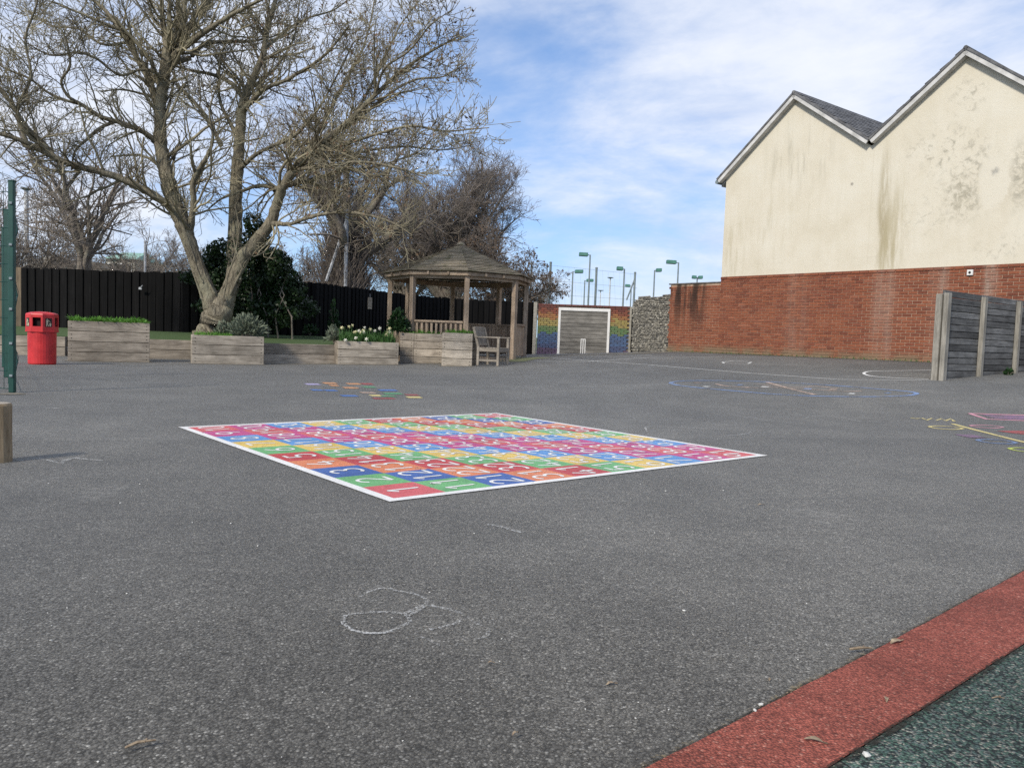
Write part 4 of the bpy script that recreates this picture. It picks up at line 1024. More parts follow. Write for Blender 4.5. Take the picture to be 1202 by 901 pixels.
# ------------------------------------------------------------------ red litter bin
bc = at(50.5, 428, 13.75); bz = float(gz(bc[0], bc[1]))
binr = thing('litter_bin', 'red plastic litter bin with octagonal hood and square openings', 'bin', (at(49.5, 400, bc[1] + .22)[0], bc[1] + .22, bz)); binr.scale = (.88, .88, 1.0)
MB().lathe([(.235, 0), (.25, .02), (.252, .30), (.255, .565)], 32).build('body', M_REDBIN, binr, smooth=False)
hood = thing('hood', None, None, (0, 0, 0)); hood.parent = binr
HB, HT = .575, .865; ro, rt = .287, .287; base_a = R(-90 + 10)     # a face normal just right of the camera
ap = ro * math.cos(math.pi / 8); side = 2 * ro * math.sin(math.pi / 8)
for k in range(8):
    an = base_a + k * math.pi / 4; nx_, ny_ = math.cos(an), math.sin(an); tx, ty = -ny_, nx_
    def fp(s, z, off=0.0): return (nx_ * (ap + off) + tx * s, ny_ * (ap + off) + ty * s, z)
    mb = MB(); hs_ = side / 2
    if k % 2 == 0:
        w, z0, z1 = .076, HB + .09, HB + .245
        mb.poly([fp(-hs_, HB), fp(hs_, HB), fp(w, z0), fp(-w, z0)]); mb.poly([fp(hs_, HB), fp(hs_, HT), fp(w, z1), fp(w, z0)])
        mb.poly([fp(hs_, HT), fp(-hs_, HT), fp(-w, z1), fp(w, z1)]); mb.poly([fp(-hs_, HT), fp(-hs_, HB), fp(-w, z0), fp(-w, z1)])
        for q in (((-w, z0), (w, z0)), ((w, z0), (w, z1)), ((w, z1), (-w, z1)), ((-w, z1), (-w, z0))):
            mb.poly([fp(*q[0]), fp(*q[1]), fp(*q[1], -.03), fp(*q[0], -.03)])
        mb.build('hood_panel', M_REDBIN, hood)
    else:
        mb.poly([fp(-hs_, HB), fp(hs_, HB), fp(hs_, HT), fp(-hs_, HT)]); pn = mb.build('hood_panel', M_REDBIN, hood)
        # dark square sticker with a pale figure dropping litter in a basket
        w, z0, z1 = .062, HB + .085, HB + .235
        sk = MB().poly([fp(-w, z0, .002), fp(w, z0, .002), fp(w, z1, .002), fp(-w, z1, .002)]); sk.build('sticker', M_BLACK, hood)
        fg = MB()
        zc = (z0 + z1) / 2
        def P_(pts): fg.poly([fp(s, zc + z, .004) for s, z in pts])
        P_([(-.052 + .012 * math.cos(a) + .025, .052 + .012 * math.sin(a)) for a in np.linspace(0, 6.28, 11)[:-1]])
        P_([(-.045, .035), (-.012, .037), (-.008, .0), (-.018, -.005), (-.042, -.005)]); P_([(-.042, -.007), (-.030, -.007), (-.028, -.065), (-.046, -.065)]); P_([(-.028, -.007), (-.017, -.007), (.004, -.065), (-.013, -.065)])
        P_([(-.012, .035), (.022, .012), (.026, .02), (-.008, .046)]); P_([(.012, -.012), (.048, -.012), (.042, -.065), (.018, -.065)]); P_([(.022, .0), (.034, .0), (.034, .01), (.022, .01)])
        fg.build('sticker_figure', M_GOLD, hood)
MB().lathe([(.262, HB - .012), (.292, HB - .006), (.292, HB + .012), (.280, HB + .016)], 8, a0=base_a + math.pi / 8).build('hood_lip', M_REDBIN, hood)
MB().lathe([(ro, HT - .002), (.275, HT + .022), (.20, HT + .045), (.06, HT + .058)], 8, a0=base_a + math.pi / 8).build('hood_top', M_REDBIN, hood)
MB().lathe([(.20, .50), (.205, HT - .01)], 16).build('liner', M_DARKHOLE, binr)

# ------------------------------------------------------------------ green mesh fence at the left edge
gp = gpt(14.5, 460.5); GPH = at(14.5, 213, gp[1])[2] - gp[2]
gf = thing('green_mesh_fence', 'dark green steel mesh fence with square post and clips', 'fence', (gp[0], gp[1], gp[2]))
MB().box((0, 0, GPH / 2), (.058, .05, GPH)).build('post', M_GREENSTEEL, gf, bevel=.006)
MB().box((0, 0, GPH + .006), (.064, .056, .014)).build('post_cap', M_GREENSTEEL, gf, bevel=.003)
MB().box((-.036, .012, GPH * .44), (.016, .04, GPH * .80)).build('cover_strip', M_GREENSTEEL, gf, bevel=.004)
dv = np.array([-0.66, 1.0]); dv /= np.linalg.norm(dv); pv = np.array([dv[1], -dv[0]])
for z in (.18, .52, .88, 1.20, 1.55, 1.98):
    MB().box((.006, -.034, z), (.034, .012, .026)).build('clip', M_GREYSTEEL, gf, bevel=.003)
vz = np.linspace(.04, GPH - .06, 46)
def fold(z):
    for c in (.35, 1.05, 1.75):
        if abs(z - c) < .12: return .03 * (1 - abs(z - c) / .12)
    return 0.0
PLEN = 2.5
for pn in range(2):
    base = dv * (.05 + pn * (PLEN + .06)) + pv * .03
    for k in range(26):
        s = PLEN * k / 25; q = base + dv * s
        MB().tube([(q[0] + pv[0] * fold(z), q[1] + pv[1] * fold(z), z) for z in vz[::3]] if k else [(q[0] + pv[0] * fold(z), q[1] + pv[1] * fold(z), z) for z in vz], .0035, 4).build('vertical_wire', M_GREENSTEEL, gf)
    for z in vz[::4]:
        q0 = base + pv * (fold(z) + .006); q1 = q0 + dv * PLEN
        MB().tube([(q0[0], q0[1], z), (q1[0], q1[1], z)], .004, 4).build('horizontal_wire', M_GREENSTEEL, gf)
    q = dv * ((pn + 1) * (PLEN + .06))
    MB().box((q[0], q[1], GPH / 2), (.06, .06, GPH)).build('post', M_GREENSTEEL, gf, bevel=.005)

# the return panel running off to the left
for z in vz[::4]:
    MB().tube([(-.02, .0, z), (-2.4, .25, z)], .004, 4).build('horizontal_wire', M_GREENSTEEL, gf)
for k in range(1, 25):
    MB().tube([(-.1 * k, .0104 * k + .008, .04), (-.1 * k, .0104 * k + .008, GPH - .06)], .0035, 4).build('vertical_wire', M_GREENSTEEL, gf)

# timber bollard at the left edge
bo = gpt(-2, 541.5); BH = at(0, 473, bo[1])[2]
bl = thing('timber_bollard', 'short round weathered timber bollard standing on tarmac', 'bollard', (bo[0], bo[1], -.02))
pr = [(.066, 0), (.067, .05), (.065, .16), (.066, BH - .012 + .02), (.060, BH + .02)]
MB().lathe(pr, 20).build('shaft', M_LOG, bl, smooth=False); MB().lathe([(.058, BH + .0202), (.05, BH + .0225), (.02, BH + .023)], 20).build('sawn_top', M_SLEEPER_PALE, bl)

# ------------------------------------------------------------------ gazebo
gc = at(537, 400, 20.8); GB = float(gz(gc[0], gc[1])) + .0
gaz = thing('gazebo', 'octagonal brown timber gazebo with lapped board roof and balustrades', 'gazebo', (gc[0], gc[1], GB))
GR_ = 1.78; PH = 2.08; RE = 1.95; APZ = at(542, 288.5, 20.8)[2] - GB
va = [R(10 + 45 * k) for k in range(8)]
V2 = lambda r, a, z: (r * math.cos(a), r * math.sin(a), z)
pm = MB().box((0, 0, PH / 2 - .1), (.115, .115, PH + .2)).mesh('post', M_GAZPOST, bevel=.006)
for a in va: place('post', pm, gaz, V2(GR_, a, 0), (0, 0, a))
MB().lathe([(1.92, -.25), (1.92, .045)], 8, a0=va[0]).build('deck', M_GAZRAIL, gaz)
EZ = PH + .03
NR = 17
roof = thing('roof', None, None); roof.parent = gaz
for k in range(8):
    a, b2 = va[k], va[(k + 1) % 8]
    A = np.array(V2(RE, a, EZ)); B = np.array(V2(RE, b2, EZ)); T = np.array([0, 0, APZ])
    mid = (A + B) / 2; xd = (B - A) / np.linalg.norm(B - A); yd = T - mid; yd /= np.linalg.norm(yd); zd = np.cross(xd, yd)
    if zd[2] < 0: zd = -zd
    sl = np.linalg.norm(T - mid); hw = np.linalg.norm(B - A) / 2
    ang = math.atan2(xd[1], xd[0])
    Mx = Matrix((tuple(xd), tuple(yd), tuple(zd))).transposed().to_euler()
    for r in range(NR):
        s0 = sl * r / NR - .02; s1 = sl * (r + 1) / NR + .03
        w0 = hw * (1 - max(s0, -.02) / sl) + .004; w1 = max(hw * (1 - min(s1, sl) / sl), .01)
        mb = MB(); t0, t1 = .050, .012
        mb.hexa([(-w0, s0, t0 - .022), (w0, s0, t0 - .022), (w1, s1, t1 - .014), (-w1, s1, t1 - .014), (-w0, s0, t0), (w0, s0, t0), (w1, s1, t1), (-w1, s1, t1)])
        o = mb.build('roof_board', M_SHINGLE, roof, loc=tuple(mid + xd * random.uniform(-.004, .004))); o.rotation_euler = Mx
    MB().bar(V2(RE - .05, a, EZ - .045), V2(RE - .05, b2, EZ - .045), .03, .085).build('fascia', M_GAZRAIL, gaz)
    MB().bar(V2(GR_, a, PH - .07), V2(GR_, b2, PH - .07), .05, .12).build('beam', M_GAZRAIL, gaz)
    MB().bar(V2(GR_ - .3, a, EZ + .10), V2(.08, a, APZ - .06), .05, .10).build('rafter', M_GAZRAIL, gaz)
    for t in (.33, .67):
        q = np.array(V2(RE - .02, a, EZ - .04)) * (1 - t) + np.array(V2(RE - .02, b2, EZ - .04)) * t
        MB().box(q, (.05, .05, .08), Matrix.Rotation(ang, 3, 'Z')).build('rafter_end', M_GAZRAIL, gaz)
    # sides: the entrance is the side between -80 and -35 degrees (k == 6), panels at the right and back right, balusters elsewhere
    if k == 6: continue
    p0 = np.array(V2(GR_ - .02, a, 0)); p1 = np.array(V2(GR_ - .02, b2, 0)); dd = p1 - p0; l = np.linalg.norm(dd); dd /= l
    p0 = p0 + dd * .06; p1 = p1 - dd * .06; l -= .12
    up = np.array([0, 0, 1])
    MB().bar(p0 + up * .92, p1 + up * .92, .085, .045).build('top_rail', M_GAZRAIL, gaz)
    MB().bar(p0 + up * .16, p1 + up * .16, .05, .06).build('bottom_rail', M_GAZRAIL, gaz)
    if k in (7, 0, 1): n, bw = 12, .088
    else: n, bw = 10, .055
    for j in range(n):
        q = p0 + dd * l * (j + .5) / n
        MB().box((0, 0, 0), (bw, .022, .72)).build('baluster' if bw < .07 else 'panel_board', M_GAZPOST, gaz, bevel=.003, loc=(q[0], q[1], .54), rot=(0, 0, ang))
MB().lathe([(.10, APZ + .02), (.085, APZ + .07), (.02, APZ + .10)], 8).build('roof_cap', M_SHINGLE, roof)

# ------------------------------------------------------------------ wooden garden armchair
cc = gpt(579.5, 429.2); ch = thing('garden_armchair', 'weathered slatted wooden garden armchair in front of the gazebo', 'armchair', (cc[0] - .03, cc[1] + .15, cc[2]), R(-22))
CW, CDp = .56, .50        # x forward, y to the left side of the sitter
for s in (-1, 1):
    y = s * CW / 2
    MB().box((CDp / 2, y, .31), (.055, .055, .62)).build('front_leg', M_CHAIR, ch, bevel=.004)
    MB().hexa([(-.27, y - .027, 0), (-.215, y - .027, 0), (-.215, y + .027, 0), (-.27, y + .027, 0), (-.27, y - .027, .42), (-.215, y - .027, .42), (-.215, y + .027, .42), (-.27, y + .027, .42)]).build('rear_leg', M_CHAIR, ch, bevel=.003)
    MB().bar((-.242, y, .41), (-.37, y, .86), .045, .055, (1, 0, 0)).build('back_upright', M_CHAIR, ch, bevel=.003)
    MB().box((-.005, y, .64), (.62, .075, .03)).build('armrest', M_CHAIR, ch, bevel=.006)
    MB().box((0, y, .12), (.46, .03, .05)).build('side_stretcher', M_CHAIR, ch, bevel=.003)
    MB().box((0, y, .355), (.46, .03, .075)).build('side_rail', M_CHAIR, ch, bevel=.003)
for k in range(6):
    MB().box((-.19 + k * .085, 0, .40), (.068, CW + .04, .02)).build('seat_slat', M_CHAIR, ch, bevel=.003)
MB().bar((-.36, -CW / 2 + .02, .83), (-.36, CW / 2 - .02, .83), .03, .085).build('top_rail', M_CHAIR, ch, bevel=.004)
MB().bar((-.262, -CW / 2 + .02, .475), (-.262, CW / 2 - .02, .475), .03, .05).build('lower_rail', M_CHAIR, ch, bevel=.003)
for k in range(7):
    y = -.21 + k * .07
    MB().bar((-.265, y, .49), (-.352, y, .80), .016, .045, (0, 1, 0)).build('back_slat', M_CHAIR, ch)
MB().box((CDp / 2, 0, .355), (.03, CW - .06, .075)).build('front_rail', M_CHAIR, ch, bevel=.003)
MB().box((0, 0, .12), (.03, CW - .04, .045)).build('cross_stretcher', M_CHAIR, ch, bevel=.003)

# ------------------------------------------------------------------ lamps, poles and the ball-court net far behind
def pole(name, label, cat, px, pyt, D, m, r=.05, zb=-.4, group=None):
    t = at(px, pyt, D)
    root = thing(name, label, cat, (t[0], t[1], zb), 0, group)
    return root, t[2] - zb
def floodlight(label, px, py, D, side, hw, two=False):
    root, h = pole('floodlight', label, 'floodlight', px, py, D, None, group='floodlights of the courts beyond the walls')
    MB().tube([(0, 0, 0), (0, 0, h)], [.09, .055], 8).build('column', M_GREYSTEEL, root)
    s = D / FPX
    for sd in ((-1, 1) if two else (side,)):
        x1 = sd * hw * s
        MB().bar((0, 0, h - .04), (x1 * .35, 0, h), .05, .05).build('arm', M_GREYSTEEL, root)
        MB().hexa([(x1 * .2, -.25, h - .14), (x1, -.25, h - .12), (x1, .25, h - .12), (x1 * .2, .25, h - .14), (x1 * .2, -.2, h + .14), (x1, -.2, h + .16), (x1, .2, h + .16), (x1 * .2, .2, h + .14)]).build('lamp_head', M_LAMPGREEN, root, bevel=.03)
floodlight('tall green headed floodlight, the highest behind the rainbow wall', 692.8, 299, 62, -1, 13)
floodlight('floodlight with green head turned right, lower left beside the highest one', 672.5, 318.5, 66, 1, 12)
floodlight('smaller green floodlight just right of the highest one', 686.5, 329, 78, 1, 10)
floodlight('floodlight with dark thin head facing left above the flint wall end', 733.0, 315.5, 60, -1, 9)
floodlight('green floodlight facing right above the brick boundary wall corner', 768.5, 317, 66, 1, 8)
floodlight('green floodlight facing left over the low brick wall', 796.5, 308, 62, -1, 14)
floodlight('low twin headed green floodlight peeping over the brick wall', 818.5, 325.5, 72, 1, 6, True)
floodlight('distant green floodlight beside the leaning net pole', 741, 335.5, 85, -1, 7)
def lamp(label, px, py, D, hw, m, both=True, r=.07):
    root, h = pole('street_lamp', label, 'street lamp', px, py, D, None)
    MB().tube([(0, 0, 0), (0, 0, h - .05)], [r, r * .75], 10).build('column', m, root)
    x = hw * D / FPX
    MB().lathe([(.06, h - .08), (x * .5, h - .05), (x, h + .02), (x * .7, h + .07), (.05, h + .09)], 14).build('lamp_head', M_GREYSTEEL, root)
lamp('pale street lamp with flat dark disc head behind the left fence', 31, 222, 38, 6.5, M_WHITEPOST, r=.13)
lamp('thin pale mast with a small flat head far behind the rainbow wall', 716.5, 326, 90, 4, M_WHITEPOST, r=.09)
lamp('distant thin pale mast low between the net poles', 705, 341, 120, 4, M_WHITEPOST, r=.09)
def netpole(label, px, py, D, m=None, r=.05, brace=None):
    root, h = pole('net_pole', label, 'pole', px, py, D, None, group='steel poles of the court netting')
    MB().tube([(0, 0, 0), (0, 0, h)], r, 8).build('shaft', m or M_GREYSTEEL, root)
    MB().lathe([(r * 1.25, h - .02), (r * 1.25, h + .02), (r * .5, h + .05)], 8).build('cap', m or M_GREYSTEEL, root)
    if brace:
        q = at(*brace); MB().tube([(q[0] - root.location[0], 0, q[2] - root.location[2]), (0, 0, h - .35)], r * .8, 6).build('brace', m or M_GREYSTEEL, root)
netpole('grey net pole rising beside the gazebo roof', 646.5, 308, 48, r=.07)
netpole('grey net pole right of the highest floodlight', 700.3, 314.5, 48, r=.07)
netpole('grey net pole with leaning brace at the flint wall', 745.5, 320, 46, r=.06, brace=(735.5, 352, 46))
netpole('thin dark net pole behind the gazebo eaves', 624, 308, 40, r=.04)
netpole('galvanised braced pole in front of the thick ivy tree', 407.5, 247, 30.5, M_GALV, .075, brace=(383, 330, 30.5))
netpole('thin galvanised pole behind the fence near the large tree', 170.5, 284, 24, M_GALV, .035)
# top wires of the netting
wl = thing('court_net', 'thin wire lines strung between the distant net poles', 'net', tuple(at(700, 400, 48)))
for z0, z1 in ((310, 322), (328, 338), (345, 352)):
    a = at(624, z0 - 1, 47); b2 = at(748, z1, 47); o = np.array(wl.location)
    MB().tube([a - o, b2 - o], .006, 4).build('wire', M_GREYSTEEL, wl)
for k in range(18):
    px = 628 + k * 6.6; a = at(px, 309 + (px - 624) * .1, 47); b2 = at(px + 3, 375, 47); o = np.array(wl.location)
    MB().tube([a - o, b2 - o], .003, 3).build('wire', M_GREYSTEEL, wl)
# ------------------------------------------------------------------ bare trees
def nrmz(v): return v / (np.linalg.norm(v, axis=-1, keepdims=True) + 1e-9)
def tubes(P, Rd, sides):
    """P (n,k,3), Rd (n,k) -> verts, quads of many tapered tubes at once"""
    n, k, _ = P.shape
    D = np.gradient(P, axis=1); D = nrmz(D)
    ref = np.zeros_like(D); ref[..., 0] = 0.37; ref[..., 1] = 0.62; ref[..., 2] = 0.69
    X = nrmz(np.cross(D, ref)); Y = np.cross(D, X)
    a = np.arange(sides) * 2 * np.pi / sides
    V = P[:, :, None, :] + Rd[:, :, None, None] * (X[:, :, None, :] * np.cos(a)[None, None, :, None] + Y[:, :, None, :] * np.sin(a)[None, None, :, None])
    idx = np.arange(n * k * sides).reshape(n, k, sides)
    A = idx[:, :-1, :]; B = np.roll(A, -1, 2); Cc = np.roll(idx[:, 1:, :], -1, 2); Dd = idx[:, 1:, :]
    return V.reshape(-1, 3), np.stack([A, B, Cc, Dd], -1).reshape(-1, 4)
def merge(parts):
    Vs, Fs, o = [], [], 0
    for V, F in parts: Vs.append(V); Fs.append(F + o); o += len(V)
    return np.concatenate(Vs), np.concatenate(Fs)
def sprout(P, Rd, m, length, ang, up, seg, rr, rmin, g, t0=0.1, wob=0.25, curl=0.0, taper=0.45, rref=0):
    """m side shoots on each of the n stems"""
    n, k, _ = P.shape
    t = g.uniform(t0, 1.0, (n, m)) * (k - 1.001); i = t.astype(int); f = (t - i)[..., None]
    ar = np.arange(n)[:, None]
    base = P[ar, i] * (1 - f) + P[ar, i + 1] * f; tan = nrmz(P[ar, i + 1] - P[ar, i])
    r0 = (Rd[ar, i] * (1 - f[..., 0]) + Rd[ar, i + 1] * f[..., 0])
    rnd = g.normal(size=(n, m, 3)); per = nrmz(rnd - (rnd * tan).sum(-1, keepdims=True) * tan)
    A = g.normal(ang, .22, (n, m))[..., None]
    d = np.cos(A) * tan + np.sin(A) * per; d[..., 2] += up * .6; d = nrmz(d)
    Lh = (length * g.uniform(.45, 1.25, (n, m)) * (1.1 - .5 * t / (k - 1)) * (np.clip(r0 / rref, .28, 1.0) if rref else 1.0))[..., None]
    pts = [base]
    for s in range(seg):
        d = d + g.normal(size=d.shape) * wob / math.sqrt(seg); d[..., 2] += up * .5 / seg + curl * (s - seg * .35) / seg; d = nrmz(d)
        pts.append(pts[-1] + d * Lh / seg)
    Q = np.stack(pts, 2).reshape(n * m, seg + 1, 3)
    rb = np.maximum(np.minimum(r0 * rr, Lh[..., 0] * .028), rmin).reshape(-1, 1)
    rad = np.maximum(rb * np.linspace(1, taper, seg + 1)[None], rmin * .8)
    return Q, rad
def smooth_limb(pts, step=.14):
    P = np.array(pts, float); C = curve(P, 8); return C
def pieces(limbs, plen=.55, k=4):
    """cut world-space limbs (n,4: xyz r) into short stems of k points for sprouting"""
    Ps, Rs = [], []
    for Lb in limbs:
        seg = np.linalg.norm(np.diff(Lb[:, :3], axis=0), axis=1); s = np.concatenate([[0], np.cumsum(seg)]); n = max(1, int(s[-1] / plen))
        for j in range(n):
            t = np.linspace(s[-1] * j / n, s[-1] * (j + 1) / n, k); q = np.stack([np.interp(t, s, Lb[:, c]) for c in range(4)], 1)
            Ps.append(q[:, :3]); Rs.append(q[:, 3])
    return np.array(Ps), np.array(Rs)
def limb_mesh(limbs, sides, g, rough=.0):
    parts = []
    for Lb in limbs:
        r = Lb[:, 3] * (1 + g.normal(size=len(Lb)) * rough)
        parts.append(tubes(Lb[None, :, :3], r[None], sides))
    return merge(parts)
def seeds(Q, count, size, g, tip=True):
    i = g.integers(0, len(Q), count); b = Q[i, -1] + g.normal(size=(count, 3)) * .02
    d = nrmz(g.normal(size=(count, 3)) + np.array([0, 0, -1.0])); s = nrmz(np.cross(d, g.normal(size=(count, 3))))
    l = size * g.uniform(.6, 1.4, (count, 1)); w = l * .35
    V = np.stack([b, b + d * l * .5 + s * w, b + d * l, b + d * l * .5 - s * w], 1).reshape(-1, 3)
    return V, np.arange(count * 4).reshape(-1, 4)

g = np.random.default_rng(21)
TY = 17.9
# main limbs of the large tree: photo x, y, depth offset in metres, radius in photo pixels
LIMBS = [
 [(243, 406, 0, 22), (247, 393, 0, 19.2), (251, 379, 0, 18.2), (256, 365, 0, 17.5), (260, 352, 0, 13), (261, 344, 0, 8)],
 [(247, 392, -.02, 13), (250, 376, -.04, 12.5), (249, 358, -.06, 11.2), (243, 338, -.1, 9.6), (232, 312, -.15, 8.6), (224, 288, -.2, 8.8), (215, 264, -.2, 9.6), (206, 240, -.2, 9.5), (197, 210, -.2, 9), (190, 180, -.2, 8), (188, 150, -.1, 7.5), (190, 110, 0, 7.2), (194, 78, 0, 7.2), (197, 58, 0, 6.5)],
 [(253, 392, .02, 13), (258, 376, .04, 13), (264, 356, .06, 12), (271, 335, .1, 10.4), (282, 308, .15, 9), (300, 284, .1, 8), (316, 264, 0, 7.4), (325, 240, -.1, 6.4), (333, 218, -.3, 6), (346, 199, -.5, 5.5), (362, 179, -.7, 4.8), (384, 163, -.9, 4.1), (412, 140, -1.1, 3.3), (440, 112, -1.3, 2.7), (468, 86, -1.5, 2.0), (500, 64, -1.7, 1.5), (540, 42, -1.9, 0.9)],
 [(272, 330, .2, 8), (275, 300, .3, 8.5), (277, 265, .4, 9), (277, 230, .5, 8.2), (279, 195, .6, 7.6), (281, 160, .6, 7), (283, 135, .6, 6.6), (289, 110, .6, 5.6), (299, 88, .6, 4.6), (309, 62, .7, 3.9), (314, 32, .8, 3.4), (323, 2, .9, 2.8), (330, -40, 1.0, 2.2), (338, -90, 1.1, 1.3)],
 [(32, 168, -1.8, 3), (20, 130, -1.9, 2.6), (36, 90, -2, 2.2), (30, 45, -2.1, 1.8), (44, 0, -2.2, 1.3), (40, -40, -2.3, .9)],
 [(98, 124, -.8, 2.4), (62, 112, -1, 2.1), (34, 92, -1.2, 1.8), (2, 78, -1.4, 1.4), (-30, 50, -1.6, 1)],
 [(150, 50, .3, 2.8), (120, 52, .6, 2.3), (92, 34, .9, 1.9), (60, 30, 1.2, 1.5), (24, 8, 1.5, 1.0)],
 # left low limb and its forks
 [(213, 258, -.2, 9), (196, 240, -.4, 7), (168, 222, -.6, 6.2), (132, 206, -.9, 5.6), (98, 197, -1.2, 5), (66, 186, -1.5, 4.6), (32, 168, -1.8, 3.8), (0, 157, -2.1, 3), (-60, 140, -2.5, 2.2), (-110, 110, -2.8, 1.2)],
 [(66, 186, -1.5, 4.2), (46, 164, -1.6, 3.8), (30, 148, -1.8, 3.4), (14, 122, -2.0, 3), (0, 104, -2.1, 2.5), (-30, 70, -2.3, 1.6)],
 [(187, 170, -.1, 5.4), (168, 155, -.3, 4.4), (138, 143, -.5, 3.8), (118, 137, -.6, 3.3), (98, 124, -.8, 2.9), (80, 113, -1, 2.5), (72, 95, -1.1, 2), (82, 78, -1.2, 1.8), (80, 55, -1.3, 1.4), (70, 30, -1.4, 1.0)],
 [(134, 143, -.5, 3.2), (118, 150, -.6, 2.8), (104, 162, -.8, 2.4), (88, 178, -1.0, 1.8), (84, 200, -1.1, 1.2)],
 [(189, 150, .1, 7), (183, 120, .2, 6), (176, 98, .2, 5.4), (164, 74, .3, 4.8), (150, 50, .3, 4.2), (132, 22, .4, 3.6), (108, -2, .5, 3), (70, -40, .6, 2)],
 [(164, 76, .3, 4), (148, 40, .1, 3.2), (128, 30, 0, 2.6), (100, 18, -.2, 2), (60, 2, -.3, 1.3)],
 [(190, 92, -.1, 3.4), (180, 84, -.3, 2.8), (165, 82, -.4, 2.4), (140, 88, -.6, 2.2), (115, 70, -.8, 2), (92, 62, -1, 1.7), (60, 65, -1.2, 1.4), (30, 50, -1.5, 1)],
 # crown of the left stem
 [(197, 60, 0, 6), (191, 30, .1, 4.5), (189, 0, .1, 3.6), (182, -60, .2, 2)],
 [(198, 58, 0, 5), (199, 25, -.2, 3.8), (199, 0, -.3, 3), (205, -60, -.4, 1.6)],
 [(200, 58, 0, 5), (208, 25, .3, 3.4), (209, 0, .4, 2.8), (214, -60, .5, 1.6)],
 [(201, 58, 0, 5), (214, 30, -.4, 3.6), (218, 0, -.5, 2.8), (226, -60, -.6, 1.5)],
 [(203, 62, 0, 6), (220, 34, .4, 5), (232, 14, .6, 4.2), (246, 0, .8, 3.4), (280, -40, 1, 2)],
 [(204, 66, 0, 6), (226, 48, -.5, 5), (252, 30, -.8, 3.8), (290, 8, -1.2, 2.6), (330, -10, -1.5, 1.4)],
 [(203, 74, 0, 5), (222, 68, .3, 4.4), (240, 52, .6, 3.8), (268, 49, .9, 3), (300, 48, 1.2, 2.2), (330, 40, 1.4, 1.4)],
 [(260, 172, .6, 4), (247, 146, .4, 3.8), (230, 122, .2, 3.2), (206, 98, 0, 2.6)],
 [(223, 275, -.2, 6), (227, 240, -.4, 5), (227, 215, -.5, 4.5), (234, 198, -.6, 4), (244, 182, -.7, 3.2), (250, 160, -.8, 2.4), (246, 130, -.9, 1.7), (255, 100, -1, 1.0)],
 # middle stem branches
 [(287, 118, .6, 4.8), (272, 98, .8, 4), (250, 88, 1, 3.2), (222, 82, 1.2, 2.4), (180, 70, 1.4, 1.4)],
 [(284, 132, .6, 5), (296, 118, .2, 4.2), (312, 104, -.2, 3.6), (340, 92, -.6, 3), (380, 66, -1, 2.2), (410, 30, -1.4, 1.4)],
 [(281, 165, .6, 5), (268, 140, .9, 4), (258, 118, 1.1, 3.2), (258, 80, 1.3, 2.4), (266, 40, 1.5, 1.6), (270, 0, 1.7, 1.0)],
 [(290, 108, .6, 4), (305, 96, .9, 3.4), (325, 78, 1.2, 2.8), (345, 44, 1.5, 2), (352, 0, 1.7, 1.3), (360, -50, 1.9, .8)],
 [(279, 200, .6, 4.6), (300, 182, .3, 4), (318, 172, 0, 3.4), (345, 160, -.4, 2.8), (372, 130, -.8, 2.2), (395, 90, -1.2, 1.7), (415, 50, -1.5, 1.2)],
 # right stem branches
 [(322, 224, -.1, 5), (340, 216, .2, 5), (356, 213, .4, 4.6), (376, 208, .7, 3.8), (400, 200, 1, 3), (440, 196, 1.3, 2.2), (490, 180, 1.6, 1.4)],
 [(318, 262, 0, 4.6), (340, 263, -.5, 4), (360, 256, -.9, 3.6), (395, 249, -1.3, 3.1), (430, 252, -1.7, 2.6), (462, 262, -2, 1.6), (484, 276, -2.2, .9)],
 [(330, 222, -.2, 4.5), (305, 218, .1, 4), (285, 224, .4, 3.2), (262, 232, .7, 2.2), (244, 246, .9, 1.2)],
 [(350, 195, -.5, 5), (368, 165, -.2, 4.2), (388, 128, .1, 3.4), (404, 98, .4, 2.9), (424, 62, .7, 2.2), (436, 20, .9, 1.6), (444, -30, 1, 1)],
 [(384, 163, -.9, 3.6), (420, 140, -.6, 3), (460, 108, -.3, 2.5), (490, 93, -.1, 2.1), (520, 90, .1, 1.6), (548, 74, .3, 1)],
 [(364, 178, -.7, 4), (402, 170, -1.2, 3.2), (440, 158, -1.6, 2.6), (482, 148, -2, 2.1), (520, 154, -2.3, 1.6), (550, 152, -2.5, 1.2), (574, 150, -2.7, .8)],
 [(346, 199, -.5, 4), (380, 196, -1.2, 3.2), (420, 190, -1.8, 2.6), (462, 196, -2.4, 2), (500, 208, -2.8, 1.2)],
 [(362, 180, -.7, 4), (390, 184, -.2, 3.2), (425, 178, .2, 2.6), (470, 172, .6, 2), (520, 176, 1, 1.3), (556, 170, 1.3, .8)],
 [(412, 140, -1.1, 3), (436, 100, -.7, 2.6), (452, 66, -.4, 2.1), (470, 30, -.1, 1.6), (490, 2, .2, 1.2), (500, -30, .4, .8)],
 [(440, 112, -1.3, 2.5), (452, 80, -1.7, 2.1), (480, 60, -2, 1.7), (505, 30, -2.3, 1.2), (530, 12, -2.5, .7)],
 [(309, 62, .7, 3), (330, 40, 1, 2.6), (360, 22, 1.3, 2.1), (395, 10, 1.6, 1.6), (430, -20, 1.9, 1.0)],
 [(312, 45, .8, 3), (296, 20, .5, 2.5), (285, -10, .3, 2), (276, -60, .1, 1.2)],
]
tb = at(247, 395, TY); TREE0 = np.array([tb[0], tb[1], .45])
tree = thing('bare_tree', 'large bare multi-stemmed tree with forked trunk behind the pale planter', 'tree', tuple(TREE0))
limbs = []
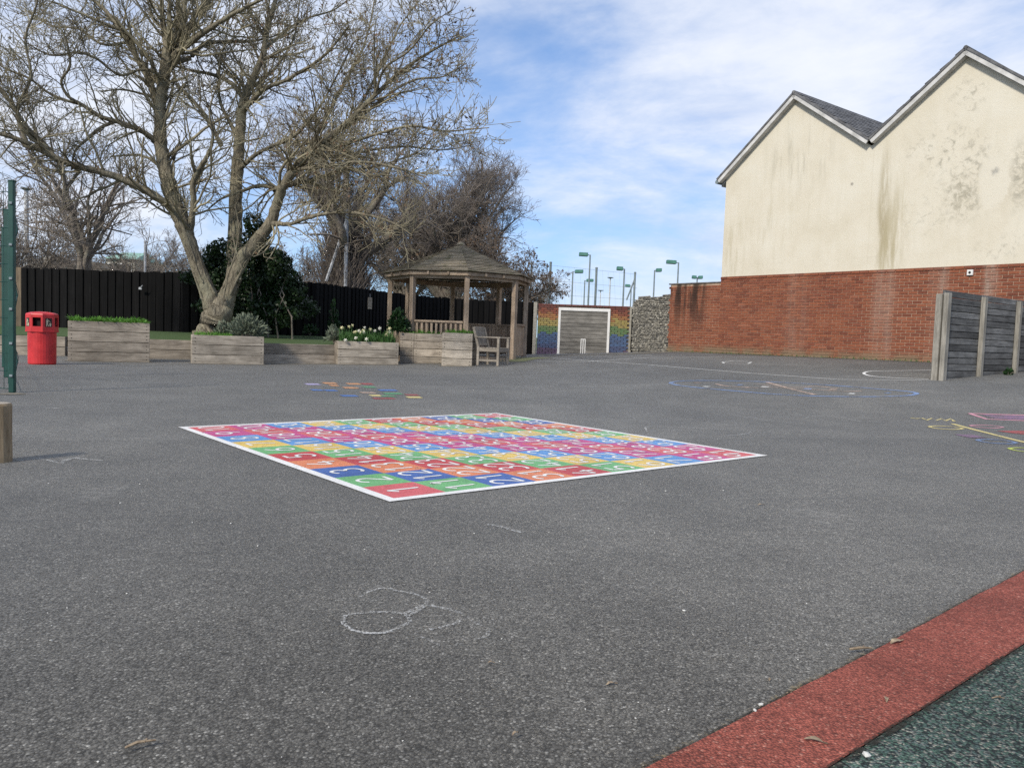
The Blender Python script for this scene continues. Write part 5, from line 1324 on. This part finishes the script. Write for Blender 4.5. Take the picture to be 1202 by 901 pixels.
for Lm in LIMBS:
    W = np.array([[*at(x, y, TY + dy), r * TY / FPX * (.58 if (len(limbs) > 24 and r < 4.2) else .68 if len(limbs) > 3 else .88)] for x, y, dy, r in Lm]); W[:, :3] -= TREE0
    Cc = curve(W, 6); jit = g.normal(size=(len(Cc), 3)) * Cc[:, 3:4] * .07; Cc[:, :3] += jit; Cc[:, 3] = np.maximum(Cc[:, 3], .006); limbs.append(Cc)
V, F = limb_mesh(limbs[:4], 16, g, .012); place('trunk', np_mesh('trunk', V, F, M_BARK, True), tree)
V, F = limb_mesh(limbs[4:], 8, g, .05); place('limbs', np_mesh('limbs', V, F, M_BARK, True), tree)
up_l = [l[int(len(l) * .45):] for l in limbs[1:4]] + limbs[4:]
Pp, Rp = pieces(up_l, .5, 4)
Q1, R1 = sprout(Pp, Rp, 4, 1.45, .85, .35, 6, .42, .0065, g, wob=.45, curl=.15, rref=.048)
Q1b, R1b = sprout(Pp, Rp, 1, .75, .9, -.35, 5, .4, .006, g, wob=.4, curl=.25)      # drooping, upturned at the tip
Q1s, R1s = np.concatenate([Q1]), np.concatenate([R1])
Q2, R2 = sprout(Q1, R1, 6, .66, .75, .30, 4, .6, .0068, g, .15, .35, .1)
Q2b, R2b = sprout(Q1b, R1b, 5, .45, .7, .25, 4, .6, .0055, g, .2, .35, .15)
Q2 = np.concatenate([Q2, Q2b]); R2 = np.concatenate([R2, R2b])
Q3, R3 = sprout(Q2, R2, 2, .25, .7, .25, 2, .7, .0056, g, .2, .3)
print('TREE', len(Pp), len(Q1), len(Q2), len(Q3))
V, F = merge([tubes(Q1, R1, 5), tubes(Q1b, R1b, 5)]); place('branches', np_mesh('branches', V, F, M_TWIG, True), tree)
V, F = merge([tubes(Q2, R2, 4), tubes(Q3, R3, 3)]); tag(place('twigs', np_mesh('twigs', V, F, M_TWIG), tree), kind='stuff')
sel = Q3[(Q3[:, -1, 0] > 1.0) | (g.random(len(Q3)) < .12)]
V, F = seeds(sel, 2600, .06, g); tag(place('seed_keys', np_mesh('seed_keys', V, F, M_SEEDS), tree), kind='stuff')

def bare_tree(name, label, px, D, height, tr, nl, spread, seed, mb_, mt, fork=.3, dens=(5, 6, 4), lean=0, up=.35, z0=0.0, leaf=None, group=None, lens=(.35, .16, .07), tw=.006, rnd=.4, ang=.8, lo=.12):
    g = np.random.default_rng(seed); b = at(px, 380, D)
    root = thing(name, label, 'tree', (b[0], b[1], z0), 0, group)
    fh = height * fork; k = 7
    tt = np.linspace(0, 1, 8); T = np.stack([lean * tt * fh + np.cumsum(g.normal(size=8)) * .02, np.cumsum(g.normal(size=8)) * .02, tt * fh, tr * (1.15 - .35 * tt)], 1)
    T[0, 3] *= 1.25
    lm = [T]
    for j in range(nl):
        az = 2 * math.pi * j / nl + g.uniform(-.4, .4); out = spread * g.uniform(.45, 1.1); hh = height * g.uniform(.72, 1.05) - fh
        s = np.linspace(0, 1, 9); st = T[g.integers(5, 8)]
        rad = out * (s ** 1.15); X = st[0] + np.cos(az) * rad + np.cumsum(g.normal(size=9)) * height * .010; Y = st[1] + np.sin(az) * rad + np.cumsum(g.normal(size=9)) * height * .010
        Z = st[2] + hh * s ** .9 * (1 - rnd * (out / max(spread, .1)) ** 2); r = tr * (.62 - .56 * s ** .8) * g.uniform(.7, 1.0)
        lm.append(curve(np.stack([X, Y, Z, np.maximum(r, tw)], 1), 4))
    V, F = limb_mesh([curve(lm[0], 3)] + lm[1:], 9, g, .04); place('trunk', np_mesh('trunk', V, F, mb_, True), root)
    P, Rr = pieces([l[max(4, int(len(l) * lo)):] for l in lm[1:]], height * .09, 4)
    A1, B1 = sprout(P, Rr, dens[0], height * lens[0] * .6, ang, up, 5, .55, tw * 1.4, g, wob=.35, curl=.08)
    A2, B2 = sprout(A1, B1, dens[1], height * lens[1] * .7, ang, up, 3, .6, tw * 1.1, g, .15, .3)
    A3, B3 = sprout(A2, B2, dens[2], height * lens[2] * .7, ang, up, 2, .7, tw, g, .2, .3)
    V, F = merge([tubes(A1, B1, 4), tubes(A2, B2, 3), tubes(A3, B3, 3)])
    place('crown', np_mesh('crown', V, F, mt), root)
    if leaf:
        V, F = seeds(A3, leaf[0], leaf[1], g); tag(place('dry_leaves', np_mesh('dry_leaves', V, F, leaf[2]), root), kind='stuff')
    return root
bare_tree('bare_tree', 'grey bare tree with upright forked trunk behind the left black fence', 98, 30, 9.5, .24, 9, 3.8, 31, M_BARK2, M_TWIG2, .34, (3, 5, 4), z0=-.1, tw=.007, up=.2)
bare_tree('bare_tree', 'slender bare tree behind fence between street lamp and thin pole', 170, 42, 8.0, .18, 8, 3.4, 32, M_BARK2, M_TWIG2, .25, (3, 5, 4), z0=-.1, tw=.008, up=.2)
bare_tree('bare_tree', 'bare tree with tall fan of fine purple brown twigs behind the gazebo', 530, 40, 11.4, .38, 24, 3.7, 33, M_BARK2, M_TWIG3, .20, (5, 8, 6), z0=-.1, lo=.30, up=.22, tw=.0075, lens=(.26, .13, .06), rnd=.5)
bare_tree('bare_tree', 'dark rounded tree holding dry brown leaves at the gazebo roof edge', 588, 36, 6.0, .26, 14, 2.1, 34, M_BARK2, M_TWIG3, .28, (5, 6, 4), z0=-.1, lo=.36, up=.0, leaf=(5200, .10, M_DRYLEAF), tw=.007)
bare_tree('bare_tree', 'pale thin bare tree beyond the gazebo and net poles', 612, 55, 6.4, .20, 9, 2.2, 35, M_BARK2, M_TWIG2, .2, (4, 6, 4), z0=-.1, up=.3, tw=.008)
bare_tree('bare_tree', 'spreading bare tree between ivy tree and gazebo', 475, 44, 9.4, .36, 14, 4.0, 36, M_BARK2, M_TWIG2, .24, (5, 7, 5), z0=-.1, lo=.24, up=.15, tw=.008, lens=(.28, .13, .06))
# thick shaggy trunk behind the fence
bt = bare_tree('bare_tree', 'thick dark shaggy trunked tree behind the steel braced pole', 402, 31.5, 10.5, .55, 10, 3.4, 37, M_BARK2, M_TWIG2, .42, (5, 7, 5), z0=-.1, up=.2, tw=.0075, lens=(.28, .13, .06))
g2 = np.random.default_rng(5); nS = 2600
h0 = g2.uniform(.2, 4.2, nS); az = g2.uniform(0, 2 * np.pi, nS); rr_ = (.55 + .75 * (1 - h0 / 4.4)) * np.sqrt(g2.uniform(.3, 1, nS))
pts = [np.stack([np.cos(az) * rr_, np.sin(az) * rr_, h0], 1)]
d = nrmz(np.stack([np.cos(az) * .25, np.sin(az) * .25, np.ones(nS)], 1) + g2.normal(size=(nS, 3)) * .22)
for s in range(3): d = nrmz(d + g2.normal(size=(nS, 3)) * .12); pts.append(pts[-1] + d * g2.uniform(.2, .5, (nS, 1)))
Qs = np.stack(pts, 1); V, F = tubes(Qs, np.full((nS, 4), .009), 3)
tag(place('epicormic_shoots', np_mesh('epicormic_shoots', V, F, M_TWIG3), bt), kind='stuff')
MB().lathe([(1.05, 0), (.95, 1.0), (.75, 2.2), (.55, 3.4), (.40, 4.4)], 14).build('burr_trunk', M_BARK2, bt, smooth=True)
# scrubby bare shrubs behind the left fence
for k, (px, D, hgt, sp_) in enumerate(((-20, 27, 4.2, 2.0), (45, 34, 4.4, 2.4), (75, 45, 5.2, 2.8), (130, 36, 3.8, 2.4), (200, 33, 4.2, 2.4), (235, 40, 5.5, 2.8), (15, 24, 5.6, 1.6), (330, 34, 4.6, 2.4))):
    lab = ('scrubby bare shrub behind the brown fence at the mesh corner', 'scrubby bare shrub at the foot of the pale street lamp', 'tall far scrubby shrub behind the grey forked tree', 'low scrubby bare shrub before the green roof',
           'scrubby bare shrub behind fence right of thin galvanised pole', 'tall thin bare shrub seen through the large tree', 'purple brown scrub towering behind the green mesh post', 'bare shrub behind the dark ivy mound')[k]
    bare_tree('bare_shrub', lab, px, D, hgt, .09, 12, sp_, 50 + k, M_BARK2, M_TWIG2 if k % 2 == 0 else M_TWIG3, .06, (4, 5, 4), z0=-.1, up=.25, group='bare shrubs behind the fence', tw=.0075)['category'] = 'shrub'

# ------------------------------------------------------------------ leafy plants
def leafcloud(blobs, n, size, g, flat=.0, aspect=.7):
    """leaf-sized faces spread through a union of ellipsoids, denser towards their skin"""
    vol = np.array([b[3] * b[4] * b[5] for b in blobs]); pick = g.choice(len(blobs), n, p=vol / vol.sum()); B = np.array(blobs)[pick]
    u = nrmz(g.normal(size=(n, 3))); r = g.uniform(.45, 1.05, (n, 1)) ** .5
    lump = 1 + .26 * np.sin(u[:, :1] * 7 + B[:, :1] * 5) * np.cos(u[:, 2:3] * 6 + B[:, 1:2] * 3)
    c = B[:, :3] + u * r * B[:, 3:6] * lump
    nn = nrmz(u + g.normal(size=(n, 3)) * .7); a = nrmz(np.cross(nn, g.normal(size=(n, 3)))); b = np.cross(nn, a)
    l = size * g.uniform(.6, 1.35, (n, 1)); w = l * aspect
    V = np.stack([c - a * l * .5, c + b * w * .5 + nn * l * .08, c + a * l * .5, c - b * w * .5 + nn * l * .08], 1).reshape(-1, 3)
    return V, np.arange(n * 4).reshape(-1, 4)
def blades(n, area, h, w, lean, g, bend=.35):
    """strap leaves standing in a rectangle"""
    b = np.stack([g.uniform(area[0], area[2], n), g.uniform(area[1], area[3], n), np.full(n, area[4])], 1)
    az = g.uniform(0, 2 * np.pi, n); d = np.stack([np.cos(az), np.sin(az), np.zeros(n)], 1); s = np.stack([-np.sin(az), np.cos(az), np.zeros(n)], 1)
    H = (h * g.uniform(.5, 1.2, n) * (.78 + .34 * np.sin(b[:, 0] * 8.3 + 1) * np.sin(b[:, 0] * 19 + b[:, 1] * 11)))[:, None]; ln = lean * g.uniform(.2, 1.3, (n, 1))
    up = np.array([0, 0, 1.0])
    p1 = b + up * H * .55 + d * H * ln * .35; p2 = b + up * H * (1 - .25 * ln) + d * H * ln
    V = np.stack([b - s * w, b + s * w, p1 + s * w * .9, p1 - s * w * .9, p1 - s * w * .9, p1 + s * w * .9, p2 + s * w * .12, p2 - s * w * .12], 1).reshape(-1, 3)
    return V, np.arange(n * 8).reshape(-1, 4)
gl_ = np.random.default_rng(88)
# dark ivy shrub behind the trunk and over the fence
iv0 = at(300, 395, 19.0); iv0[2] = .45
ivy = thing('ivy_shrub', 'dark green ivy mound climbing over fence behind the large tree', 'shrub', tuple(iv0))
def rel(px, py, D, o): return at(px, py, D) - o
blobs = []
for px, py, D, rx, rz in ((300, 330, 19.2, 32, 34), (262, 325, 19.2, 30, 38), (325, 322, 19.2, 28, 30), (300, 290, 19.3, 20, 30), (338, 342, 19.3, 26, 26), (290, 362, 19.0, 40, 28), (325, 366, 19.1, 32, 24), (262, 358, 19.2, 34, 30), (240, 312, 19.3, 18, 16), (298, 264, 19.3, 12, 16), (362, 362, 20.2, 14, 14), (225, 325, 19.4, 14, 10)):
    c = rel(px, py, D, iv0); s = D / FPX; blobs.append((*c, rx * s, .42, rz * s))
for k in range(26):
    px_, py_ = gl_.uniform(236, 352), gl_.uniform(285, 385); s = 19.2 / FPX
    if py_ < 330 and (px_ < 246 or px_ > 340): continue
    c = rel(px_, py_, 19.0 + gl_.uniform(-.1, .35), iv0); rr2 = gl_.uniform(6, 15) * s; blobs.append((*c, rr2 * 1.1, .3, rr2))
blobs = [(x, y, z, rx * .86, ry, rz * .86) for x, y, z, rx, ry, rz in blobs]
V, F = leafcloud(blobs, 24000, .08, gl_); tag(place('leaves', np_mesh('leaves', V, F, M_IVY), ivy), kind='stuff')
st = MB()
for k in range(7):
    x0 = gl_.uniform(-.7, .9); st.tube([(x0, -.02, 0), (x0 + gl_.uniform(-.1, .1), -.2, .6), (x0 + gl_.uniform(-.3, .3), -.2, 1.1), (x0 + gl_.uniform(-.3, .3), .1, 1.7)], [.022, .018, .012, .006], 6)
st.build('stem', M_BARK2, ivy)
# ivy climbing the middle stem of the tree
iv1 = at(275, 320, TY); ivc = thing('climbing_ivy', 'climbing ivy stems clinging to the forked trunk', 'climber', tuple(iv1))
st = MB()
for k, (pts_) in enumerate(([(238, 352), (226, 318), (221, 296), (214, 276), (218, 262)], [(252, 345), (238, 318), (233, 296), (226, 280)], [(262, 350), (268, 322), (276, 300), (281, 270), (276, 240)], [(270, 345), (284, 316), (276, 290), (270, 262)])):
    st.tube([tuple(rel(x, y, TY - .24 + .02 * j, iv1)) for j, (x, y) in enumerate(pts_)], [.022 - .003 * j for j in range(len(pts_))], 6)
gv = np.random.default_rng(14)
for Lm, y_lo, y_hi, nv_ in ((LIMBS[1], 352, 175, 11), (LIMBS[3], 325, 180, 9), (LIMBS[2], 350, 270, 3)):
    W = np.array([[*at(x, y, TY + dy), r * TY / FPX * .88, y] for x, y, dy, r in Lm])
    for k in range(nv_):
        y0 = gv.uniform(y_hi + 60, y_lo); y1 = gv.uniform(y_hi, y0 - 40); ys = np.linspace(y0, y1, 9); a = gv.uniform(math.pi * 1.05, math.pi * 1.95); pts2 = []
        for y in ys:
            c = np.array([np.interp(-y, -W[:, 4], W[:, q]) for q in range(4)]); a += gv.normal() * .16
            pts2.append((c[0] + math.cos(a) * c[3] * 1.05 - iv1[0], c[1] + math.sin(a) * c[3] * 1.05 - iv1[1], c[2] - iv1[2]))
        st.tube(pts2, list(np.linspace(.020, .007, 9) * gv.uniform(.6, 1.2)), 6)
st.build('stem', M_BARK, ivc)
V, F = leafcloud([(*rel(276, 300, TY + .25, iv1), .26, .2, .55), (*rel(284, 330, TY + .1, iv1), .18, .15, .3)], 500, .06, gl_); tag(place('leaves', np_mesh('leaves', V, F, M_IVY), ivc), kind='stuff')

def planting(name, label, cat, pl, H, build_parts):
    root, o, w = pl; t = thing(name, label, cat, (o[0], o[1], o[2] + H - .06), o[3]); build_parts(t, w); return t
def p1(t, w):
    V, F = blades(2400, (.05, .03, w - .05, .68, 0), .17, .013, .95, gl_); tag(place('leaves', np_mesh('leaves', V, F, M_BULB), t), kind='stuff')
planting('bulb_shoots', 'bright green bulb shoots filling the tall planter beside the bin', 'plants', P1, .80, p1)
def p2(t, w):
    V, F = blades(700, (.06, .06, w * .56, .62, 0), .15, .008, .7, gl_); tag(place('leaves', np_mesh('leaves', V, F, M_BULB), t), kind='stuff')
planting('bulb_shoots', 'small green shoots at the trunk side of the lavender planter', 'plants', P2, .605, p2)
def lav(label, px, py, D, rx, rz, n, m, size=.07, z=None, name='lavender_bush', cat='shrub', asp=.22):
    o = at(px, py, D); t = thing(name, label, cat, tuple(o)); s = D / FPX; rw, rh = rx * s, rz * s
    gg = np.random.default_rng(int(px)); N = n
    az = gg.uniform(0, 2 * np.pi, N); el = gg.uniform(.15, 1.5, N); d = np.stack([np.cos(az) * np.cos(el) * rw, np.sin(az) * np.cos(el) * min(rw, .3), np.sin(el) * rh * 1.0], 1)
    f = gg.uniform(.35, 1.0, (N, 1)); lump = 1 + .18 * np.sin(az * 5 + 1)[:, None]
    c = d * f * lump; u = nrmz(d + gg.normal(size=(N, 3)) * .12); sd = nrmz(np.cross(u, gg.normal(size=(N, 3)))); l = size * gg.uniform(.6, 1.3, (N, 1)); w = l * asp
    V = np.stack([c, c + u * l * .5 + sd * w, c + u * l, c + u * l * .5 - sd * w], 1).reshape(-1, 3)
    tag(place('leaves', np_mesh('leaves', V, np.arange(N * 4).reshape(-1, 4), m), t), kind='stuff')
    st = MB()
    for k in range(14):
        a = k * .9; st.tube([(0, 0, -.05), (math.cos(a) * rw * .35, math.sin(a) * .1, rh * .45), (math.cos(a) * rw * .6, math.sin(a) * .15, rh * .8)], [.01, .007, .003], 5)
    st.build('stem', M_BARK2, t)
    return t
lav('rounded grey green lavender bush in the pale planter', 290, 394, 16.85, 22, 21, 2600, M_LAV, .075)
lav('small grey lavender tuft close to the tree trunk', 262, 394, 16.9, 9, 14, 500, M_LAV, .07)
lav('grey herb tuft at the left end of the daffodil planter', 392, 401, 18.3, 9, 16, 500, M_LAV, .08)
lav('dark evergreen shrub between daffodils and gazebo balustrade', 467, 391, 19.1, 12, 24, 1500, M_DARKLEAF, .07, asp=.5, name='evergreen_shrub')
lav('small green weed tuft on the lawn by the black fence', 364, 392, 20.3, 9, 9, 260, M_DARKLEAF, .09, name='weed_tuft', cat='plant')
lav('wispy weed growing at the fence beyond the daffodils', 391, 392, 21.5, 6, 36, 420, M_DARKLEAF, .08, name='weed_tuft', cat='plant', asp=.4)
lav('small weeds at the foot of the timber screen', 1183, 440, 14.2, 5, 5, 140, M_DARKLEAF, .06, name='weed_tuft', cat='plant', asp=.4)
def p3(t, w):
    V, F = blades(1300, (.05, .05, w - .05, .62, 0), .34, .008, .55, gl_); tag(place('leaves', np_mesh('leaves', V, F, M_DAFF), t), kind='stuff')
    for k in range(20):
        x, y = gl_.uniform(.12, w - .12), gl_.uniform(.06, .5); h = gl_.uniform(.22, .42)
        if k < 3: y = -.06; h = gl_.uniform(.02, .14); x = (.15, .62, .38)[k]
        st = MB().tube([(x, max(y, .04), .02), (x + gl_.uniform(-.03, .03), y, h)], .005, 4).build('flower_stalk', M_DAFF, t)
        tilt = Matrix.Rotation(R(gl_.uniform(40, 85)), 3, 'X') @ Matrix.Rotation(gl_.uniform(0, 6), 3, 'Z')
        tilt = Matrix.Rotation(gl_.uniform(-.8, .8), 3, 'Z') @ tilt
        fl2 = MB(); c = Vector((x, y, h))
        for q in range(6):
            a = q * math.pi / 3; e = [Vector((0, 0, 0)), Vector((math.cos(a - .4) * .028, math.sin(a - .4) * .028, .004)), Vector((math.cos(a) * .05, math.sin(a) * .05, .0)), Vector((math.cos(a + .4) * .028, math.sin(a + .4) * .028, .004))]
            fl2.poly([c + tilt @ v_ for v_ in e])
        fl2.tube([c, c + tilt @ Vector((0, 0, .03))], [.012, .018], 8)
        fl2.build('flower', M_PETALW if k < 3 or k % 3 == 0 else M_PETAL, t)
planting('daffodil_clump', 'daffodils with pale yellow and white flowers in low planter', 'flowers', P3, .545, p3)
def p4(t, w):
    V, F = blades(500, (.06, .06, w - .06, .5, 0), .16, .009, .7, gl_); tag(place('leaves', np_mesh('leaves', V, F, M_BULB), t), kind='stuff')
planting('bulb_shoots', 'sparse green shoots in the brown planter before the balustrade', 'plants', P4, .74, p4)
def p5(t, w):
    V, F = blades(520, (.05, .05, w + .02, .6, 0), .16, .010, .8, gl_); tag(place('leaves', np_mesh('leaves', V, F, M_BULB), t), kind='stuff')
planting('bulb_shoots', 'green shoots spilling over the narrow planter beside the armchair', 'plants', P5, .785, p5)

# ------------------------------------------------------------------ houses glimpsed behind the trees
def cottage(label, px, py_ridge, py_eave, D, wpx, mw, mr):
    t = at(px, py_ridge, D); e = at(px, py_eave, D); s = D / FPX; w = wpx * s / 2; b = thing('far_house', label, 'house', (t[0], t[1], -.4))
    ze, zr = e[2] + .4, t[2] + .4
    MB().box((0, 3, ze / 2), (2 * w, 6, ze)).build('wall', mw, b)
    MB().hexa([(-w - .2, -.3, ze), (w + .2, -.3, ze), (w + .2, 6.3, ze), (-w - .2, 6.3, ze), (-w * .85, 2.9, zr), (w * .85, 2.9, zr), (w * .85, 3.1, zr), (-w * .85, 3.1, zr)]).build('roof', mr, b)
    for k in (-.5, .0, .5):
        wd = MB().box((w * k, -.02, ze - .9), (.9, .06, 1.0)).build('window', M_PWHITE, b); MB().box((w * k, -.06, ze - .9), (.76, .03, .86)).build('pane', M_BLACK, wd)
M_GREENROOF = mottled('verdigris_roof', (.20, .34, .28), (.27, .42, .35), 1.0, .7, 0)
cottage('low building with pale green roof glimpsed behind the fence', 141, 293, 304, 75, 34, M_CONCRETE, M_GREENROOF)
cottage('cream gabled house glimpsed between street lamp and grey tree', 41, 297, 309, 70, 22, M_RENDER, M_CONCRETE)
cottage('grey brown hut roof just above the fence behind bare scrub', 75, 303, 311, 60, 46, M_CONCRETE, M_BARK2)

# ------------------------------------------------------------------ dirt, litter and leaves on the ground
mb = MB()
def strip(name, pts, w, m, dz=.006):
    mb = MB(); drape(mb, gpx(pts), w, dz, False, .25); return tag(mb.build(name, m), kind='structure')
strip('dirt_edge_ground', [(640, 417.6), (735, 415.5), (790, 412.8)], .5, M_DIRT)
o_ = MB(); drape(o_, [wp(u, 0, .10)[:2] for u in np.linspace(.0, 11.5, 24)], .22, .006, False, .25); tag(o_.build('wall_foot_ground', M_DIRT), kind='structure')
strip('mossy_edge_ground', [(598, 424.5), (618, 420.5), (640, 419.6)], .7, M_MOSS, .005)
strip('sleeper_foot_ground', [(312, 427.6), (350, 427.4), (394, 427)], .16, M_DIRT, .005)
strip('fence_foot_ground', [(2, 462), (12, 462.5), (26, 462.0)], .22, M_DIRT, .005)
# weeds and crumbs along the foot of the brick wall
gw = np.random.default_rng(3)
N = 420; us = gw.uniform(.1, 11, N); V_, F_ = blades(N, (0, 0, 1, 1, 0), .07, .007, .9, gw)
offs = np.repeat(np.stack([wp(u, 0, o) for u, o in zip(us, gw.uniform(.02, .12, N))]), 8, 0); V_ = V_ - np.repeat(np.stack([V_[0::8, 0] * .5 + V_[1::8, 0] * .5, V_[0::8, 1] * .5 + V_[1::8, 1] * .5, np.zeros(N)], 1), 8, 0) + offs
V_[:, 2] += np.repeat(gz(offs[::8, 0], offs[::8, 1]), 8)
wd = place('wall_foot_weeds', np_mesh('wall_foot_weeds', V_, F_, M_DAFF)); tag(wd, 'sparse low weeds growing along the foot of the brick wall', 'weeds', kind='stuff')
def leaf_litter(px, py, lpx, rot, kind, label):
    p = gpt(px, py, .0); D = p[1]; l = lpx * math.hypot(D, EYE) / FPX
    # keep clear of the raised rubber
    t = thing('fallen_leaf' if kind != 'stick' else 'twig_piece', label, 'leaf' if kind != 'stick' else 'twig', (p[0], p[1], p[2] + (.012 if (px > 1000 or py > 850) else .003)), rot, 'dry litter on the ground')
    gg = random.Random(int(px * 7 + py))
    if kind == 'stick':
        MB().tube([(-l / 2, 0, 0), (-l * .1, l * gg.uniform(-.05, .05), .004), (l / 2, 0, .001)], [l * .045, l * .06, l * .03], 6).build('stem', M_LEAFLITTER, t)
        MB().tube([(l * .1, 0, .003), (l * .22, l * .12, .004)], [.003, .002], 5).build('side_spur', M_LEAFLITTER, t)
    else:
        w = l * .2; mb = MB(); n = 6
        for k in range(n + 1):
            s = k / n; ww = w * math.sin(math.pi * (.06 + .9 * s)) ; z = .004 * math.sin(math.pi * s) + gg.uniform(-.001, .001)
            mb.v += [(-l / 2 + l * s, -ww, z + ww * .3), (-l / 2 + l * s, 0, z), (-l / 2 + l * s, ww, z + ww * .35)]
        for k in range(n):
            for q in range(2): a = k * 3 + q; mb.f.append((a, a + 3, a + 4, a + 1))
        mb.build('blade', M_LEAFLITTER, t); MB().tube([(l / 2 * .95, 0, .002), (l * .68, l * .05, .0)], .0014, 5).build('stalk', M_LEAFLITTER, t)
for args in ((1010, 766, 28, .2, 'stick', 'pale brown twig lying at the edge of the red strip'), (1052, 758, 20, .5, 'leaf', 'thin curled leaf on the red strip beside the twig'),
             (1040, 827, 11, 1.2, 'leaf', 'small brown leaf lying mid red strip'), (955, 876, 20, -.4, 'leaf', 'curled tan leaf lying low on the red strip'), (1171, 825, 14, 0, 'stick', 'small twig lying on the green rubber'),
             (903, 799, 7, 1.3, 'leaf', 'small pale leaf on tarmac near the red strip'), (717, 804, 12, .3, 'leaf', 'crumpled orange brown leaf alone on near tarmac'), (893, 593, 8, .4, 'leaf', 'tiny brown leaf on tarmac beyond the number square corner'),
             (604, 868, 8, .8, 'leaf', 'small dark leaf scrap low on near tarmac'), (165, 880, 30, .6, 'stick', 'thin dry stalk on the near left tarmac'), (929, 816, 8, 2.4, 'leaf', 'tiny tan leaf against the red strip edge'), (576, 779, 7, .2, 'leaf', 'dark speck of leaf beside the chalk loops')):
    leaf_litter(*args)
rs = random.Random(77)
sm_ = []
for k in range(5):
    mb = MB(); stone(mb, (0, 0, .5), (1, .8, .5), rs); sm_.append(mb.mesh('pebble', M_STONEBIT))
spots = [(893, 828, 7), (886, 839, 5), (1017, 893, 10), (996, 866, 3), (803, 717, 4), (746, 843, 3), (60, 752, 4), (115, 894, 3)]
for k in range(70): spots.append((rs.uniform(0, 1000), rs.uniform(560, 898), rs.uniform(1.2, 2.6)))
for k, (x, y, s) in enumerate(spots):
    p = gpt(x, y); r = s * math.hypot(p[1], EYE) / FPX / 2
    o = place('pebble', sm_[k % 5], None, (p[0], p[1], p[2] + (.009 if k in (1, 2) else 0)), (0, 0, rs.uniform(0, 6)), (r, r, r))
    tag(o, 'white chip lying on the red rubber edge' if k < 2 else 'largest white chip lying on the green rubber' if k == 2 else 'tiny pale stone chip loose on the tarmac', 'pebble', 'pale stone chips scattered on the ground')
